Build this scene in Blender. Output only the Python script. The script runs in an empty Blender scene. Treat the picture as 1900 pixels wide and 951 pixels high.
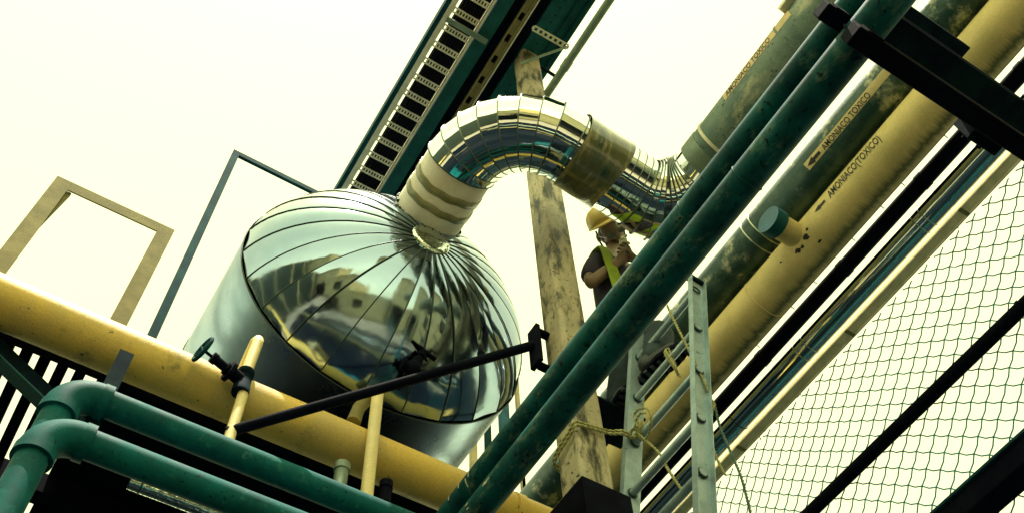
import bpy, bmesh, math, random
from mathutils import Vector, Matrix
random.seed(7)
PI = math.pi
sc = bpy.context.scene
col = sc.collection

# ---------------------------------------------------------------- camera
# world: X and Y are the two horizontal directions of the pipe rack, Z is up
MR = ((0.85012297, -0.52522749, -0.03777593), (0.43316285, 0.73829338, -0.5170037), (0.29943428, 0.4231536, 0.8551492))
FPX = 1857.88; CX, CY = 950.0, 475.5; EYE = 1.6
right, down, fwd = (Vector(r) for r in MR)
cam_d = bpy.data.cameras.new('camera'); cam = bpy.data.objects.new('camera', cam_d); col.objects.link(cam)
cm = Matrix((right, -down, -fwd)).transposed().to_4x4(); cm.translation = Vector((0, 0, EYE))
cam.matrix_world = cm
cam_d.sensor_width = 36.0; cam_d.lens = 36.0 * FPX / 1900.0
cam_d.clip_start = 0.05; cam_d.clip_end = 3000
sc.camera = cam

# ---------------------------------------------------------------- sky, sun, exposure
SUN = Vector((-0.10, -0.14, 0.985)).normalized()
elev = math.asin(SUN.z); azim = math.atan2(SUN.x, SUN.y)
w = bpy.data.worlds.new('World'); sc.world = w; w.use_nodes = True
nt = w.node_tree; nt.nodes.clear()
sky = nt.nodes.new('ShaderNodeTexSky'); sky.sky_type = 'NISHITA'; sky.sun_disc = False
sky.sun_elevation = elev; sky.sun_rotation = azim
sky.air_density = 1.0; sky.dust_density = 1.0; sky.ozone_density = 1.0; sky.altitude = 0
hs = nt.nodes.new('ShaderNodeHueSaturation'); hs.inputs['Saturation'].default_value = 0.22   # hazy, washed-out sky
tint = nt.nodes.new('ShaderNodeMix'); tint.data_type = 'RGBA'; tint.blend_type = 'MULTIPLY'; tint.inputs['Factor'].default_value = 1.0
tint.inputs['B'].default_value = (1.0, 0.985, 0.48, 1)
bg = nt.nodes.new('ShaderNodeBackground'); bg.inputs['Strength'].default_value = 0.15
wo = nt.nodes.new('ShaderNodeOutputWorld')
nt.links.new(sky.outputs['Color'], hs.inputs['Color']); nt.links.new(hs.outputs['Color'], tint.inputs['A']); nt.links.new(tint.outputs['Result'], bg.inputs['Color']); nt.links.new(bg.outputs['Background'], wo.inputs['Surface'])
sun_d = bpy.data.lights.new('sun', 'SUN'); sun_d.energy = 2.3; sun_d.angle = math.radians(0.6); sun_d.color = (1.0, 0.94, 0.80)
sun = bpy.data.objects.new('sun', sun_d); col.objects.link(sun)
sun.rotation_euler = SUN.to_track_quat('Z', 'Y').to_euler(); sun.location = SUN * 60
sc.view_settings.view_transform = 'Standard'; sc.view_settings.look = 'None'
sc.view_settings.gamma = 1.0; sc.view_settings.exposure = 1.70; sc.view_settings.use_curve_mapping = False

# ---------------------------------------------------------------- pixel helpers (directions only; depth comes from what a thing touches)
def ray(px, py):
    return (right * (px - CX) + down * (py - CY) + fwd * FPX).normalized()
def at(px, py, X=None, Y=None, Z=None, t=None):
    v = ray(px, py)
    if X is not None: t = X / v.x
    if Y is not None: t = Y / v.y
    if Z is not None: t = (Z - EYE) / v.z
    return Vector((0, 0, EYE)) + v * t
def hit_pipe(px, py, Xc, Zc, R):
    """where the ray meets a pipe that runs along Y: (angle round the pipe, Y)"""
    v = ray(px, py); o = Vector((-Xc, EYE - Zc)); dd = Vector((v.x, v.z))
    a = dd.dot(dd); b = o.dot(dd); c = o.dot(o) - R * R
    q = max(0.0, b * b - a * c); t = (-b - math.sqrt(q)) / a
    return math.atan2(o.y + dd.y * t, o.x + dd.x * t), v.y * t

# ---------------------------------------------------------------- materials
MATS = {}
def pmat(name, c1, c2=None, scale=4.0, lo=0.4, hi=0.65, rough=0.5, rough2=None, metal=0.0, bump=0.0, bscale=60.0, stretch=(1, 1, 1),
         c3=None, s3=12.0, lo3=0.58, hi3=0.64, spec=0.5, detail=6.0, st3=None, coat=0.0, c4=None, s4=55.0, lo4=0.62, hi4=0.68, grain=None, stain=None):
    m = bpy.data.materials.new(name); m.use_nodes = True; n = m.node_tree.nodes; l = m.node_tree.links; n.clear()
    out = n.new('ShaderNodeOutputMaterial'); p = n.new('ShaderNodeBsdfPrincipled'); l.new(p.outputs[0], out.inputs[0])
    p.inputs['Roughness'].default_value = rough; p.inputs['Metallic'].default_value = metal; p.inputs['Specular IOR Level'].default_value = spec
    p.inputs['Coat Weight'].default_value = coat; p.inputs['Coat Roughness'].default_value = 0.2
    tc = n.new('ShaderNodeTexCoord')
    def noise(s, st, d=detail, r=0.6):
        mp = n.new('ShaderNodeMapping'); mp.inputs['Scale'].default_value = st; l.new(tc.outputs['Object'], mp.inputs['Vector'])
        t = n.new('ShaderNodeTexNoise'); t.inputs['Scale'].default_value = s; t.inputs['Detail'].default_value = d; t.inputs['Roughness'].default_value = r
        l.new(mp.outputs[0], t.inputs['Vector']); return t.outputs['Fac']
    def ramp(fac, a, b):
        r = n.new('ShaderNodeMapRange'); r.interpolation_type = 'SMOOTHSTEP'; r.inputs['From Min'].default_value = a; r.inputs['From Max'].default_value = b
        l.new(fac, r.inputs['Value']); return r.outputs['Result']
    def mix(fac, a, b):
        x = n.new('ShaderNodeMix'); x.data_type = 'RGBA'; l.new(fac, x.inputs['Factor'])
        for v, k in ((a, 'A'), (b, 'B')):
            if isinstance(v, tuple): x.inputs[k].default_value = (*v[:3], 1)
            else: l.new(v, x.inputs[k])
        return x.outputs['Result']
    c = (*c1, 1)
    if c2 is not None:
        f = ramp(noise(scale, stretch), lo, hi); c = mix(f, c1, c2)
        if rough2 is not None:
            r = n.new('ShaderNodeMapRange'); r.inputs['To Min'].default_value = rough; r.inputs['To Max'].default_value = rough2; l.new(f, r.inputs['Value']); l.new(r.outputs[0], p.inputs['Roughness'])
    if c3 is not None:
        c = mix(ramp(noise(s3, st3 or stretch, 8.0, 0.7), lo3, hi3), c, c3)
    if c4 is not None:
        c = mix(ramp(noise(s4, stretch, 4.0, 0.6), lo4, hi4), c, c4)
    if stain is not None:   # old drip stain left along the run of a pipe: (x, z, angle, half width, colour)
        sx_, sz_, sa_, sw_, scol = stain
        dt = n.new('ShaderNodeVectorMath'); dt.operation = 'DOT_PRODUCT'; dt.inputs[1].default_value = (-math.sin(sa_), 0, math.cos(sa_)); l.new(tc.outputs['Object'], dt.inputs[0])
        o1 = n.new('ShaderNodeMath'); o1.operation = 'SUBTRACT'; o1.inputs[1].default_value = -math.sin(sa_) * sx_ + math.cos(sa_) * sz_; l.new(dt.outputs['Value'], o1.inputs[0])
        nz_ = n.new('ShaderNodeMath'); nz_.operation = 'MULTIPLY_ADD'; nz_.inputs[1].default_value = sw_ * 2.4; nz_.inputs[2].default_value = -sw_ * 1.2; l.new(noise(9.0, (0.25, 3.0, 0.25), 5.0, 0.7), nz_.inputs[0])
        ad = n.new('ShaderNodeMath'); ad.operation = 'ADD'; l.new(o1.outputs[0], ad.inputs[0]); l.new(nz_.outputs[0], ad.inputs[1])
        ab_ = n.new('ShaderNodeMath'); ab_.operation = 'ABSOLUTE'; l.new(ad.outputs[0], ab_.inputs[0])
        c = mix(ramp(ab_.outputs[0], sw_ * 1.5, -sw_ * .4), c, scol)
    if grain is None: grain = 0.0 if metal > 0.5 else 0.12
    if grain:   # fine speckle of dust and grit on the surface
        gr_ = n.new('ShaderNodeMapRange'); gr_.inputs['From Min'].default_value = 0.3; gr_.inputs['From Max'].default_value = 0.7; gr_.inputs['To Min'].default_value = 1 - grain; gr_.inputs['To Max'].default_value = 1 + grain
        l.new(noise(150.0, (1, 1, 1), 2.0, 0.7), gr_.inputs['Value']); mm = n.new('ShaderNodeVectorMath'); mm.operation = 'SCALE'; l.new(gr_.outputs[0], mm.inputs['Scale'])
        if isinstance(c, tuple): mm.inputs[0].default_value = c[:3]
        else: l.new(c, mm.inputs[0])
        c = mm.outputs['Vector']
    if isinstance(c, tuple): p.inputs['Base Color'].default_value = c
    else: l.new(c, p.inputs['Base Color'])
    if bump:
        b = n.new('ShaderNodeBump'); b.inputs['Strength'].default_value = bump; b.inputs['Distance'].default_value = 0.02
        l.new(noise(bscale, stretch, 3.0), b.inputs['Height']); l.new(b.outputs[0], p.inputs['Normal'])
    MATS[name] = m; return m
pmat('green_paint', (0.0004, 0.075, 0.082), (0.002, 0.135, 0.138), scale=6, lo=0.35, hi=0.7, rough=0.6, rough2=0.75, spec=0.14, bump=0.05, bscale=160, c3=(0.04, 0.19, 0.175), s3=22, lo3=0.56, hi3=0.72, c4=(0.0, 0.025, 0.035), s4=60, lo4=0.60, hi4=0.70)
pmat('green_paint_worn', (0.0004, 0.046, 0.054), (0.002, 0.105, 0.108), scale=8, lo=0.35, hi=0.68, rough=0.6, spec=0.14, bump=0.06, bscale=140, c3=(0.13, 0.20, 0.13), s3=14, lo3=0.52, hi3=0.70, st3=(1, 0.5, 1), c4=(0.0, 0.012, 0.022), s4=45, lo4=0.58, hi4=0.68)
pmat('yellow_paint', (0.74, 0.57, 0.22), (0.58, 0.46, 0.18), scale=3, rough=0.55, spec=0.3, bump=0.08, bscale=50, c3=(0.045, 0.07, 0.035), s3=6, lo3=0.57, hi3=0.74, st3=(1.6, 1.0, 1.0))
pmat('yellow_paint_bright', (0.78, 0.53, 0.11), (0.60, 0.44, 0.14), scale=2.5, rough=0.5, spec=0.3, bump=0.08, bscale=60, c3=(0.10, 0.11, 0.045), s3=4, lo3=0.56, hi3=0.76, c4=(0.05, 0.05, 0.03), s4=40, lo4=0.66, hi4=0.72)
pmat('yellow_stained', (0.80, 0.62, 0.25), (0.62, 0.50, 0.20), scale=3, rough=0.55, spec=0.3, bump=0.05, bscale=50, stain=(3.38, 6.83, -1.38, 0.050, (0.05, 0.075, 0.035)))
pmat('cream_paint', (0.84, 0.69, 0.32), (0.72, 0.60, 0.28), scale=7, rough=0.5, bump=0.05, c3=(0.12, 0.12, 0.05), s3=20, lo3=0.68, hi3=0.75)
pmat('tan_paint', (0.20, 0.18, 0.080), (0.27, 0.24, 0.105), scale=6, rough=0.75, spec=0.1, bump=0.05)
pmat('clad_aged', (0.09, 0.155, 0.135), (0.19, 0.26, 0.21), scale=5, lo=0.35, hi=0.65, rough=0.5, rough2=0.65, metal=0.2, spec=0.3, bump=0.1, bscale=40, c3=(0.40, 0.41, 0.29), s3=4.5, lo3=0.51, hi3=0.66, st3=(1, 0.6, 1), c4=(0.03, 0.055, 0.05), s4=30, lo4=0.58, hi4=0.70)
pmat('clad_dark', (0.016, 0.055, 0.046), (0.06, 0.105, 0.082), scale=7, lo=0.4, hi=0.65, rough=0.45, metal=0.25, bump=0.1, bscale=40, c3=(0.46, 0.46, 0.30), s3=4.5, lo3=0.54, hi3=0.68, c4=(0.01, 0.03, 0.03), s4=35, lo4=0.6, hi4=0.7)
pmat('polished', (0.74, 0.81, 0.80), (0.64, 0.72, 0.71), scale=3, rough=0.035, rough2=0.07, metal=1.0, bump=0.05, bscale=6)
pmat('polished_head', (0.28, 0.37, 0.47), (0.23, 0.32, 0.41), scale=3, rough=0.08, rough2=0.16, metal=1.0, bump=0.20, bscale=3.4)
pmat('foil', (0.60, 0.68, 0.62), rough=0.12, metal=1.0, bump=0.35, bscale=16)
pmat('cream_steel', (0.86, 0.73, 0.44), (0.68, 0.58, 0.34), scale=9, rough=0.55, spec=0.3, bump=0.1)
pmat('brushed_shell', (0.30, 0.41, 0.54), (0.22, 0.33, 0.44), scale=2.2, rough=0.26, rough2=0.38, metal=1.0, bump=0.08, bscale=5, stretch=(1, 1, 0.5))
pmat('seam_dark', (0.03, 0.055, 0.05), rough=0.4, metal=0.6)
pmat('seam_light', (0.45, 0.48, 0.36), rough=0.3, metal=0.9)
pmat('seam_mid', (0.16, 0.19, 0.16), rough=0.3, metal=0.9)
pmat('insulation_white', (0.95, 0.91, 0.76), (0.88, 0.83, 0.66), scale=9, rough=0.7, bump=0.12, bscale=16)
pmat('tape_olive', (0.22, 0.22, 0.10), (0.32, 0.31, 0.16), scale=14, rough=0.3, bump=0.25, bscale=35)
pmat('sleeve', (0.11, 0.115, 0.048), (0.42, 0.36, 0.15), scale=5, lo=0.47, hi=0.64, rough=0.16, bump=0.3, bscale=12, stretch=(2.2, 0.5, 0.5), c3=(0.02, 0.055, 0.035), s3=3, lo3=0.46, hi3=0.62, coat=0.7)
pmat('rusty_column', (0.50, 0.43, 0.27), (0.38, 0.34, 0.22), scale=4, rough=0.55, spec=0.3, bump=0.06, bscale=60, c3=(0.045, 0.05, 0.032), s3=7, lo3=0.46, hi3=0.62, st3=(1.5, 1.5, 0.42), c4=(0.05, 0.05, 0.03), s4=34, lo4=0.58, hi4=0.70)
pmat('dark_steel', (0.003, 0.010, 0.020), (0.006, 0.024, 0.030), scale=6, rough=0.8, spec=0.06, bump=0.05, bscale=60)
pmat('black_steel', (0.0015, 0.002, 0.009), (0.003, 0.005, 0.013), scale=8, rough=0.8, spec=0.06, bump=0.05, bscale=60)
pmat('teal_steel', (0.002, 0.060, 0.062), (0.005, 0.085, 0.085), scale=6, rough=0.6, spec=0.2, bump=0.1)
pmat('blue_steel', (0.004, 0.040, 0.055), (0.008, 0.065, 0.078), scale=6, rough=0.75, spec=0.08, bump=0.04)
pmat('galvanised', (0.74, 0.70, 0.50), (0.60, 0.58, 0.42), scale=12, rough=0.5, metal=0.2, bump=0.05)
pmat('grey_galv', (0.14, 0.20, 0.15), (0.20, 0.26, 0.19), scale=10, rough=0.5, metal=0.3, bump=0.1)
pmat('ladder_alu', (0.42, 0.54, 0.58), (0.30, 0.42, 0.46), scale=10, rough=0.42, rough2=0.55, metal=0.5, bump=0.05, bscale=40, c3=(0.08, 0.12, 0.11), s3=26, lo3=0.60, hi3=0.70)
pmat('rope', (0.34, 0.33, 0.13), (0.46, 0.43, 0.20), scale=40, rough=0.85)
pmat('rope_dark', (0.10, 0.18, 0.15), (0.06, 0.12, 0.10), scale=40, rough=0.85)
pmat('cable_black', (0.002, 0.003, 0.009), rough=0.6, spec=0.15)
pmat('wire_green', (0.004, 0.32, 0.46), (0.02, 0.36, 0.46), scale=3, rough=0.5)
pmat('letter_black', (0.006, 0.008, 0.012), rough=0.6)
pmat('label_tape', (0.66, 0.49, 0.22), (0.54, 0.42, 0.20), scale=8, rough=0.5)
pmat('chip_white', (0.62, 0.62, 0.44), rough=0.6)
pmat('stain', (0.05, 0.065, 0.03), (0.16, 0.14, 0.055), scale=16, rough=0.8, spec=0.1)
pmat('skin', (0.26, 0.18, 0.12), (0.31, 0.22, 0.145), scale=20, rough=0.5)
pmat('shirt', (0.036, 0.034, 0.062), (0.05, 0.046, 0.082), scale=14, rough=0.85, bump=0.4, bscale=12)
pmat('vest', (0.30, 0.42, 0.015), (0.24, 0.34, 0.02), scale=14, rough=0.7, bump=0.3, bscale=14)
pmat('denim', (0.010, 0.026, 0.036), (0.022, 0.046, 0.058), scale=16, rough=0.85, bump=0.4, bscale=12)
pmat('boot', (0.012, 0.020, 0.026), (0.02, 0.032, 0.036), scale=20, rough=0.5, bump=0.3)
pmat('helmet', (0.72, 0.52, 0.14), rough=0.35)
pmat('hair', (0.008, 0.008, 0.010), rough=0.6)
pmat('lens', (0.12, 0.13, 0.11), rough=0.1)
pmat('wool', (0.85, 0.82, 0.62), rough=0.9, bump=0.5, bscale=40)
pmat('glove', (0.035, 0.05, 0.042), (0.06, 0.075, 0.06), scale=20, rough=0.8)
pmat('ground', (0.004, 0.008, 0.012), (0.012, 0.016, 0.020), scale=0.35, rough=1.0, spec=0.03, bump=0.3, bscale=8, c3=(0.20, 0.18, 0.11), s3=0.16, lo3=0.61, hi3=0.64)
pmat('stucco', (0.80, 0.70, 0.44), (0.66, 0.56, 0.33), scale=0.8, rough=0.9, bump=0.2)
pmat('concrete', (0.34, 0.30, 0.20), (0.25, 0.22, 0.15), scale=0.5, rough=0.95, spec=0.1, bump=0.2, bscale=10, c3=(0.06, 0.06, 0.05), s3=0.6, lo3=0.58, hi3=0.64)
pmat('roof_gold', (0.72, 0.60, 0.32), (0.50, 0.38, 0.17), scale=0.7, rough=0.7, bump=0.1)
pmat('window_dark', (0.01, 0.015, 0.02), rough=0.1)
pmat('roof_sheet', (0.09, 0.12, 0.12), (0.06, 0.09, 0.09), scale=2, rough=0.5, metal=0.3)

# ---------------------------------------------------------------- mesh helpers
WL = {}
class MB:
    def __init__(s): s.v = []; s.f = []; s.sm = []
    def add(s, vs, fs, smooth=False):
        b = len(s.v); s.v += [tuple(x) for x in vs]
        for f in fs: s.f.append(tuple(b + i for i in f)); s.sm.append(smooth)
        return s
    def box(s, a, b):
        (x0, y0, z0), (x1, y1, z1) = [tuple(map(min, zip(a, b))), tuple(map(max, zip(a, b)))]
        vs = [(x0, y0, z0), (x1, y0, z0), (x1, y1, z0), (x0, y1, z0), (x0, y0, z1), (x1, y0, z1), (x1, y1, z1), (x0, y1, z1)]
        return s.add(vs, [(0, 3, 2, 1), (4, 5, 6, 7), (0, 1, 5, 4), (1, 2, 6, 5), (2, 3, 7, 6), (3, 0, 4, 7)])
    def bar(s, p, q, wd, ht, up=(0, 0, 1)):
        p, q = Vector(p), Vector(q); d = (q - p).normalized(); u = Vector(up); sd = d.cross(u).normalized(); u = sd.cross(d)
        vs = [c + sd * (a * wd / 2) + u * (b * ht / 2) for c in (p, q) for a, b in ((-1, -1), (1, -1), (1, 1), (-1, 1))]
        return s.add(vs, [(0, 1, 2, 3), (7, 6, 5, 4), (0, 4, 5, 1), (1, 5, 6, 2), (2, 6, 7, 3), (3, 7, 4, 0)])
    def tube(s, path, r, n=12, cap=True):
        path = [Vector(p) for p in path]; rs = r if isinstance(r, (list, tuple)) else [r] * len(path)
        k = len(path); vs = []; prev = None
        for i, p in enumerate(path):
            d = (path[min(i + 1, k - 1)] - path[max(i - 1, 0)]).normalized()
            if prev is None:
                a = Vector((0, 0, 1)) if abs(d.z) < 0.9 else Vector((1, 0, 0)); x = d.cross(a).normalized()
            else:
                x = (prev - d * prev.dot(d)).normalized()
            prev = x; y = d.cross(x)
            vs += [p + (x * math.cos(2 * PI * j / n) + y * math.sin(2 * PI * j / n)) * rs[i] for j in range(n)]
        s.add(vs, [(i * n + j, i * n + (j + 1) % n, (i + 1) * n + (j + 1) % n, (i + 1) * n + j) for i in range(k - 1) for j in range(n)], True)
        if cap:
            s.add(vs[:n], [tuple(reversed(range(n)))]); s.add(vs[-n:], [tuple(range(n))])
        return s
    def cyl(s, p, q, r, n=32, cap=True): return s.tube([p, q], r, n, cap)
    def ring(s, c, axis, R, r, n=48, m=8):
        ax = Vector(axis).normalized(); a = Vector((0, 0, 1)) if abs(ax.z) < 0.9 else Vector((1, 0, 0)); x = ax.cross(a).normalized(); y = ax.cross(x); c = Vector(c); vs = []
        for i in range(n):
            e = x * math.cos(2 * PI * i / n) + y * math.sin(2 * PI * i / n)
            vs += [c + e * (R + r * math.cos(2 * PI * j / m)) + ax * (r * math.sin(2 * PI * j / m)) for j in range(m)]
        return s.add(vs, [(i * m + j, i * m + (j + 1) % m, ((i + 1) % n) * m + (j + 1) % m, ((i + 1) % n) * m + j) for i in range(n) for j in range(m)], True)
    def band(s, c, axis, R, wd, th, n=48):
        """flat strap round a pipe"""
        ax = Vector(axis).normalized(); a = Vector((0, 0, 1)) if abs(ax.z) < 0.9 else Vector((1, 0, 0)); x = ax.cross(a).normalized(); y = ax.cross(x); c = Vector(c); vs = []
        for i in range(n):
            e = x * math.cos(2 * PI * i / n) + y * math.sin(2 * PI * i / n)
            vs += [c + e * (R - 0.002) - ax * wd / 2, c + e * (R + th) - ax * wd / 2, c + e * (R + th) + ax * wd / 2, c + e * (R - 0.002) + ax * wd / 2]
        return s.add(vs, [(i * 4 + j, i * 4 + (j + 1) % 4, ((i + 1) % n) * 4 + (j + 1) % 4, ((i + 1) % n) * 4 + j) for i in range(n) for j in range(4)], False)
    def ball(s, c, r, n=12, m=8, sc3=(1, 1, 1), rot=None):
        c = Vector(c); vs = []
        for i in range(m + 1):
            for j in range(n):
                v = Vector((math.sin(PI * i / m) * math.cos(2 * PI * j / n) * r * sc3[0], math.sin(PI * i / m) * math.sin(2 * PI * j / n) * r * sc3[1], math.cos(PI * i / m) * r * sc3[2]))
                vs.append(c + (rot @ v if rot else v))
        return s.add(vs, [(i * n + j, (i + 1) * n + j, (i + 1) * n + (j + 1) % n, i * n + (j + 1) % n) for i in range(m) for j in range(n)], True)
    def mesh(s, name, m):
        me = bpy.data.meshes.new(name); me.from_pydata(s.v, [], s.f); me.polygons.foreach_set('use_smooth', s.sm); me.materials.append(MATS[m])
        bm = bmesh.new(); bm.from_mesh(me); bmesh.ops.remove_doubles(bm, verts=bm.verts, dist=1e-6) if False else None
        bmesh.ops.recalc_face_normals(bm, faces=bm.faces); bm.to_mesh(me); bm.free(); me.update(); return me
    def build(s, name, m, parent=None, bevel=0.0):
        return link(name, s.mesh(name, m), parent, bevel)
def link(name, me, parent=None, bevel=0.0):
    o = bpy.data.objects.new(name, me); col.objects.link(o)
    if parent is not None:
        o.parent = parent; o.matrix_parent_inverse = Matrix.Translation(-WL.get(parent.name, Vector()))
    if bevel:
        b = o.modifiers.new('bevel', 'BEVEL'); b.width = bevel; b.segments = 4 if bevel > .02 else 2; b.limit_method = 'ANGLE'; b.angle_limit = math.radians(40)
    return o
def thing(name, label, cat, loc=(0, 0, 0), group=None):
    o = bpy.data.objects.new(name, None); col.objects.link(o); o.location = Vector(loc); o.empty_display_size = 0.1
    WL[o.name] = Vector(loc); o['label'] = label; o['category'] = cat
    if group: o['group'] = group
    return o
def tag(o, label, cat, group=None):
    o['label'] = label; o['category'] = cat
    if group: o['group'] = group
    return o
def struct(o): o['kind'] = 'structure'; return o
def arc(c, u, v, r, a0, a1, n=10):
    c, u, v = Vector(c), Vector(u), Vector(v)
    return [c + u * (r * math.cos(a0 + (a1 - a0) * i / n)) + v * (r * math.sin(a0 + (a1 - a0) * i / n)) for i in range(n + 1)]
def pipe_run(path, r, name, m, parent=None, n=32): return MB().tube(path, r, n).build(name, m, parent)

# ---------------------------------------------------------------- ground, and unseen yard pieces added to fill reflections and block horizon sky
g = MB(); N = 24
g.add([(-600 + 1200 * i / N, -600 + 1200 * j / N, 0) for j in range(N + 1) for i in range(N + 1)], [(j * (N + 1) + i, j * (N + 1) + i + 1, (j + 1) * (N + 1) + i + 1, (j + 1) * (N + 1) + i) for j in range(N) for i in range(N)])
struct(g.build('ground', 'ground'))
for nm, a, c in (('concrete_yard', (-11, -11.9), (18, -6.5)), ('concrete_yard', (-13.4, -6.48), (-9.0, 20))):  # unseen pale slabs added as bright reflections in the polished metal
    struct(MB().box((a[0], a[1], -.2), (c[0], c[1], .012)).build(nm, 'concrete'))
b = thing('process_building', 'tall cream sheet-clad process building behind the pipe yard', 'building', (2, -12, 0))  # invented block, mirrored in the dome and hiding bright low sky
for x0, x1, hh in ((-24, -7.2, 9.5), (-7.19, 1.2, 6.0), (1.21, 26, 11.5)):
    wl_ = MB().box((x0, -26, 0), (x1, -12, hh)).build('wall', 'stucco', b)
    MB().box((x0 - .01, -26.4, hh + .002), (x1 - .02, -11.4, hh + .3)).build('roof', 'roof_gold', b)
rnd = random.Random(21)
for k in range(13):
    x = -23 + k * 4; MB().box((x, -11.995, 0), (x + .5, -11.6, 5.9)).build('pilaster', 'stucco' if k % 3 else 'dark_steel', b)
for x0, x1, z0, z1 in ((-13.5, -9.4, .013, 4.4), (-6.5, -4.2, 2.0, 4.4), (2.0, 6.5, .013, 5.5), (9.6, 12.4, 5.0, 8.0), (-18, -15, 5, 8), (15, 18, 3, 5)):
    dr_ = MB().box((x0, -11.985, z0), (x1, -11.90, z1)).build('door' if z0 < 1 else 'louvre', 'window_dark', b)
    MB().box((x0 - .12, -11.99, z1 + .002), (x1 + .12, -11.75, z1 + .14)).build('lintel', 'galvanised', dr_)
b2_ = thing('storage_hall', 'dark green sheet-clad storage hall beside the pipe yard', 'building', (-14, 4, 0))  # invented hall, cuts the low sky that brightens upright faces
MB().box((-24, -11, 0), (-13.5, 26, 10)).build('wall', 'roof_sheet', b2_)
MB().box((-24.3, -11.3, 10.002), (-13.2, 26.3, 10.3)).build('roof', 'roof_gold', b2_)
for k in range(8): MB().box((-13.495, -10 + k * 4.5, 0), (-13.2, -9.6 + k * 4.5, 9.9)).build('pilaster', 'stucco', b2_)
for i, yy in enumerate((-2.2, -2.9, -3.6)):  # low pipes added so the polished metal has something to reflect
    t = thing('ground_pipe', ['tan pipe lying on sleepers nearest the tank', 'dark pipe lying on sleepers between two others', 'silver pipe lying on sleepers by the workshop'][i], 'pipe', (0, yy, 0))
    MB().cyl((-8, yy, .55), (12, yy, .55), .18).build('pipe', ['tan_paint', 'dark_steel', 'polished'][i], t)
    for x in (-6, -2, 2, 6, 10): MB().box((x - .15, yy - .22, 0), (x + .15, yy + .22, .38)).build('sleeper', 'galvanised', t)

# ---------------------------------------------------------------- horizontal tank
TX, TY, TZ, TR, HD = 1.262, 3.076, 6.490, 0.90, 0.520
tank = thing('storage_tank', 'large silver horizontal tank with a domed end of radial panels', 'tank', (TX, 4.7, TZ - TR))
YE = 6.6; NS = 96
s = MB(); vs = []
ys = [TY + .003, TY + .9, TY + 1.8, TY + 2.7, YE]
for y in ys: vs += [(TX + TR * math.cos(2 * PI * j / NS), y, TZ + TR * math.sin(2 * PI * j / NS)) for j in range(NS)]
s.add(vs, [(i * NS + j, i * NS + (j + 1) % NS, (i + 1) * NS + (j + 1) % NS, (i + 1) * NS + j) for i in range(len(ys) - 1) for j in range(NS)], True)
shell = s.build('shell', 'brushed_shell', tank)
for y in ys[1:-1]: MB().ring((TX, y, TZ), (0, 1, 0), TR, .006, 96, 6).build('shell_seam', 'seam_dark', shell)
MB().ring((TX, TY, TZ), (0, 1, 0), TR + .001, .0045, 96, 8).build('rim_band', 'seam_dark', tank)
KP = 1.03; C0 = math.sqrt(1 - (1 / KP) ** 2.15)
def prof(r): return TY - HD / (1 - C0) * (math.sqrt(max(0, 1 - (r / (KP * TR)) ** 2.15)) - C0)
HUB = 0.10
rr = [HUB + (TR - .004 - HUB) * math.sin(PI / 2 * i / 16) for i in range(17)]
def headp(r, a, off=0.0):
    rx = r; y = prof(rx); e = 0.004
    nr = Vector((prof(rx + e) - prof(rx - e) if rx < TR - .01 else 2 * e, 2 * e))  # slope
    nv = Vector((nr.x, -nr.y)).normalized() if rx < TR - .01 else Vector((1, 0))
    return Vector((TX + (rx + nv.x * off) * math.cos(a), y + nv.y * off, TZ + (rx + nv.x * off) * math.sin(a)))
NG = 24; A0 = math.radians(9)
for k in range(NG):
    a, c = A0 + 2 * PI * k / NG, A0 + 2 * PI * (k + 1) / NG
    rnd = random.Random(k); tw = rnd.uniform(-.008, .008); bl = rnd.uniform(.003, .011); ph = rnd.uniform(0, 6)
    p = MB(); vs = []; M_ = 6
    for i, r in enumerate(rr):
        P, Q = headp(r, a + .002), headp(r, c - .002)
        for j in range(M_ + 1):
            t = j / M_; q = P.lerp(Q, t); n_ = (q - Vector((TX, TY + .3, TZ))).normalized()
            u = i / 16
            q = q + n_ * (4 * t * (1 - t) * (bl * math.sin(PI * u) + .004 * math.sin(5 * u + ph) * u) + tw * (t - .5) * math.sin(PI * u))
            vs.append(q)
    p.add(vs, [(i * (M_ + 1) + j, i * (M_ + 1) + j + 1, (i + 1) * (M_ + 1) + j + 1, (i + 1) * (M_ + 1) + j) for i in range(16) for j in range(M_)], True)
    gore = p.build('head_panel', 'polished_head', tank)
    MB().tube([headp(r, a, .002) for r in rr], .0038, 6).build('standing_seam', 'seam_dark', gore)
hub = MB(); vs = [Vector((TX, prof(0) - .022, TZ))]
for i, (r, dy) in enumerate(((.045, -.016), (.085, -.014), (.116, -.012), (.122, .004))):
    for j in range(24):
        vs.append(Vector((TX + r * math.cos(2 * PI * j / 24), prof(r) + dy + random.uniform(-.002, .002) * (i < 3), TZ + r * math.sin(2 * PI * j / 24))))
hub.add(vs, [(0, 1 + (j + 1) % 24, 1 + j) for j in range(24)] + [(1 + i * 24 + j, 1 + i * 24 + (j + 1) % 24, 25 + i * 24 + (j + 1) % 24, 25 + i * 24 + j) for i in range(3) for j in range(24)], True)
hubo = hub.build('hub_cap', 'foil', tank)
for j in range(12):
    a = 2 * PI * j / 12; MB().ball((TX + .102 * math.cos(a), prof(.102) - .014, TZ + .102 * math.sin(a)), .0042, 8, 5).build('rivet', 'seam_dark', hubo)
rh = MB(); vs = [];
for i in range(9):
    r = TR * math.cos(PI / 2 * i / 8); y = YE + HD * math.sin(PI / 2 * i / 8); vs += [(TX + r * math.cos(2 * PI * j / 48), y, TZ + r * math.sin(2 * PI * j / 48)) for j in range(48)]
rh.add(vs, [(i * 48 + j, i * 48 + (j + 1) % 48, (i + 1) * 48 + (j + 1) % 48, (i + 1) * 48 + j) for i in range(8) for j in range(48)], True); rh.build('rear_head', 'brushed_shell', tank)
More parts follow.
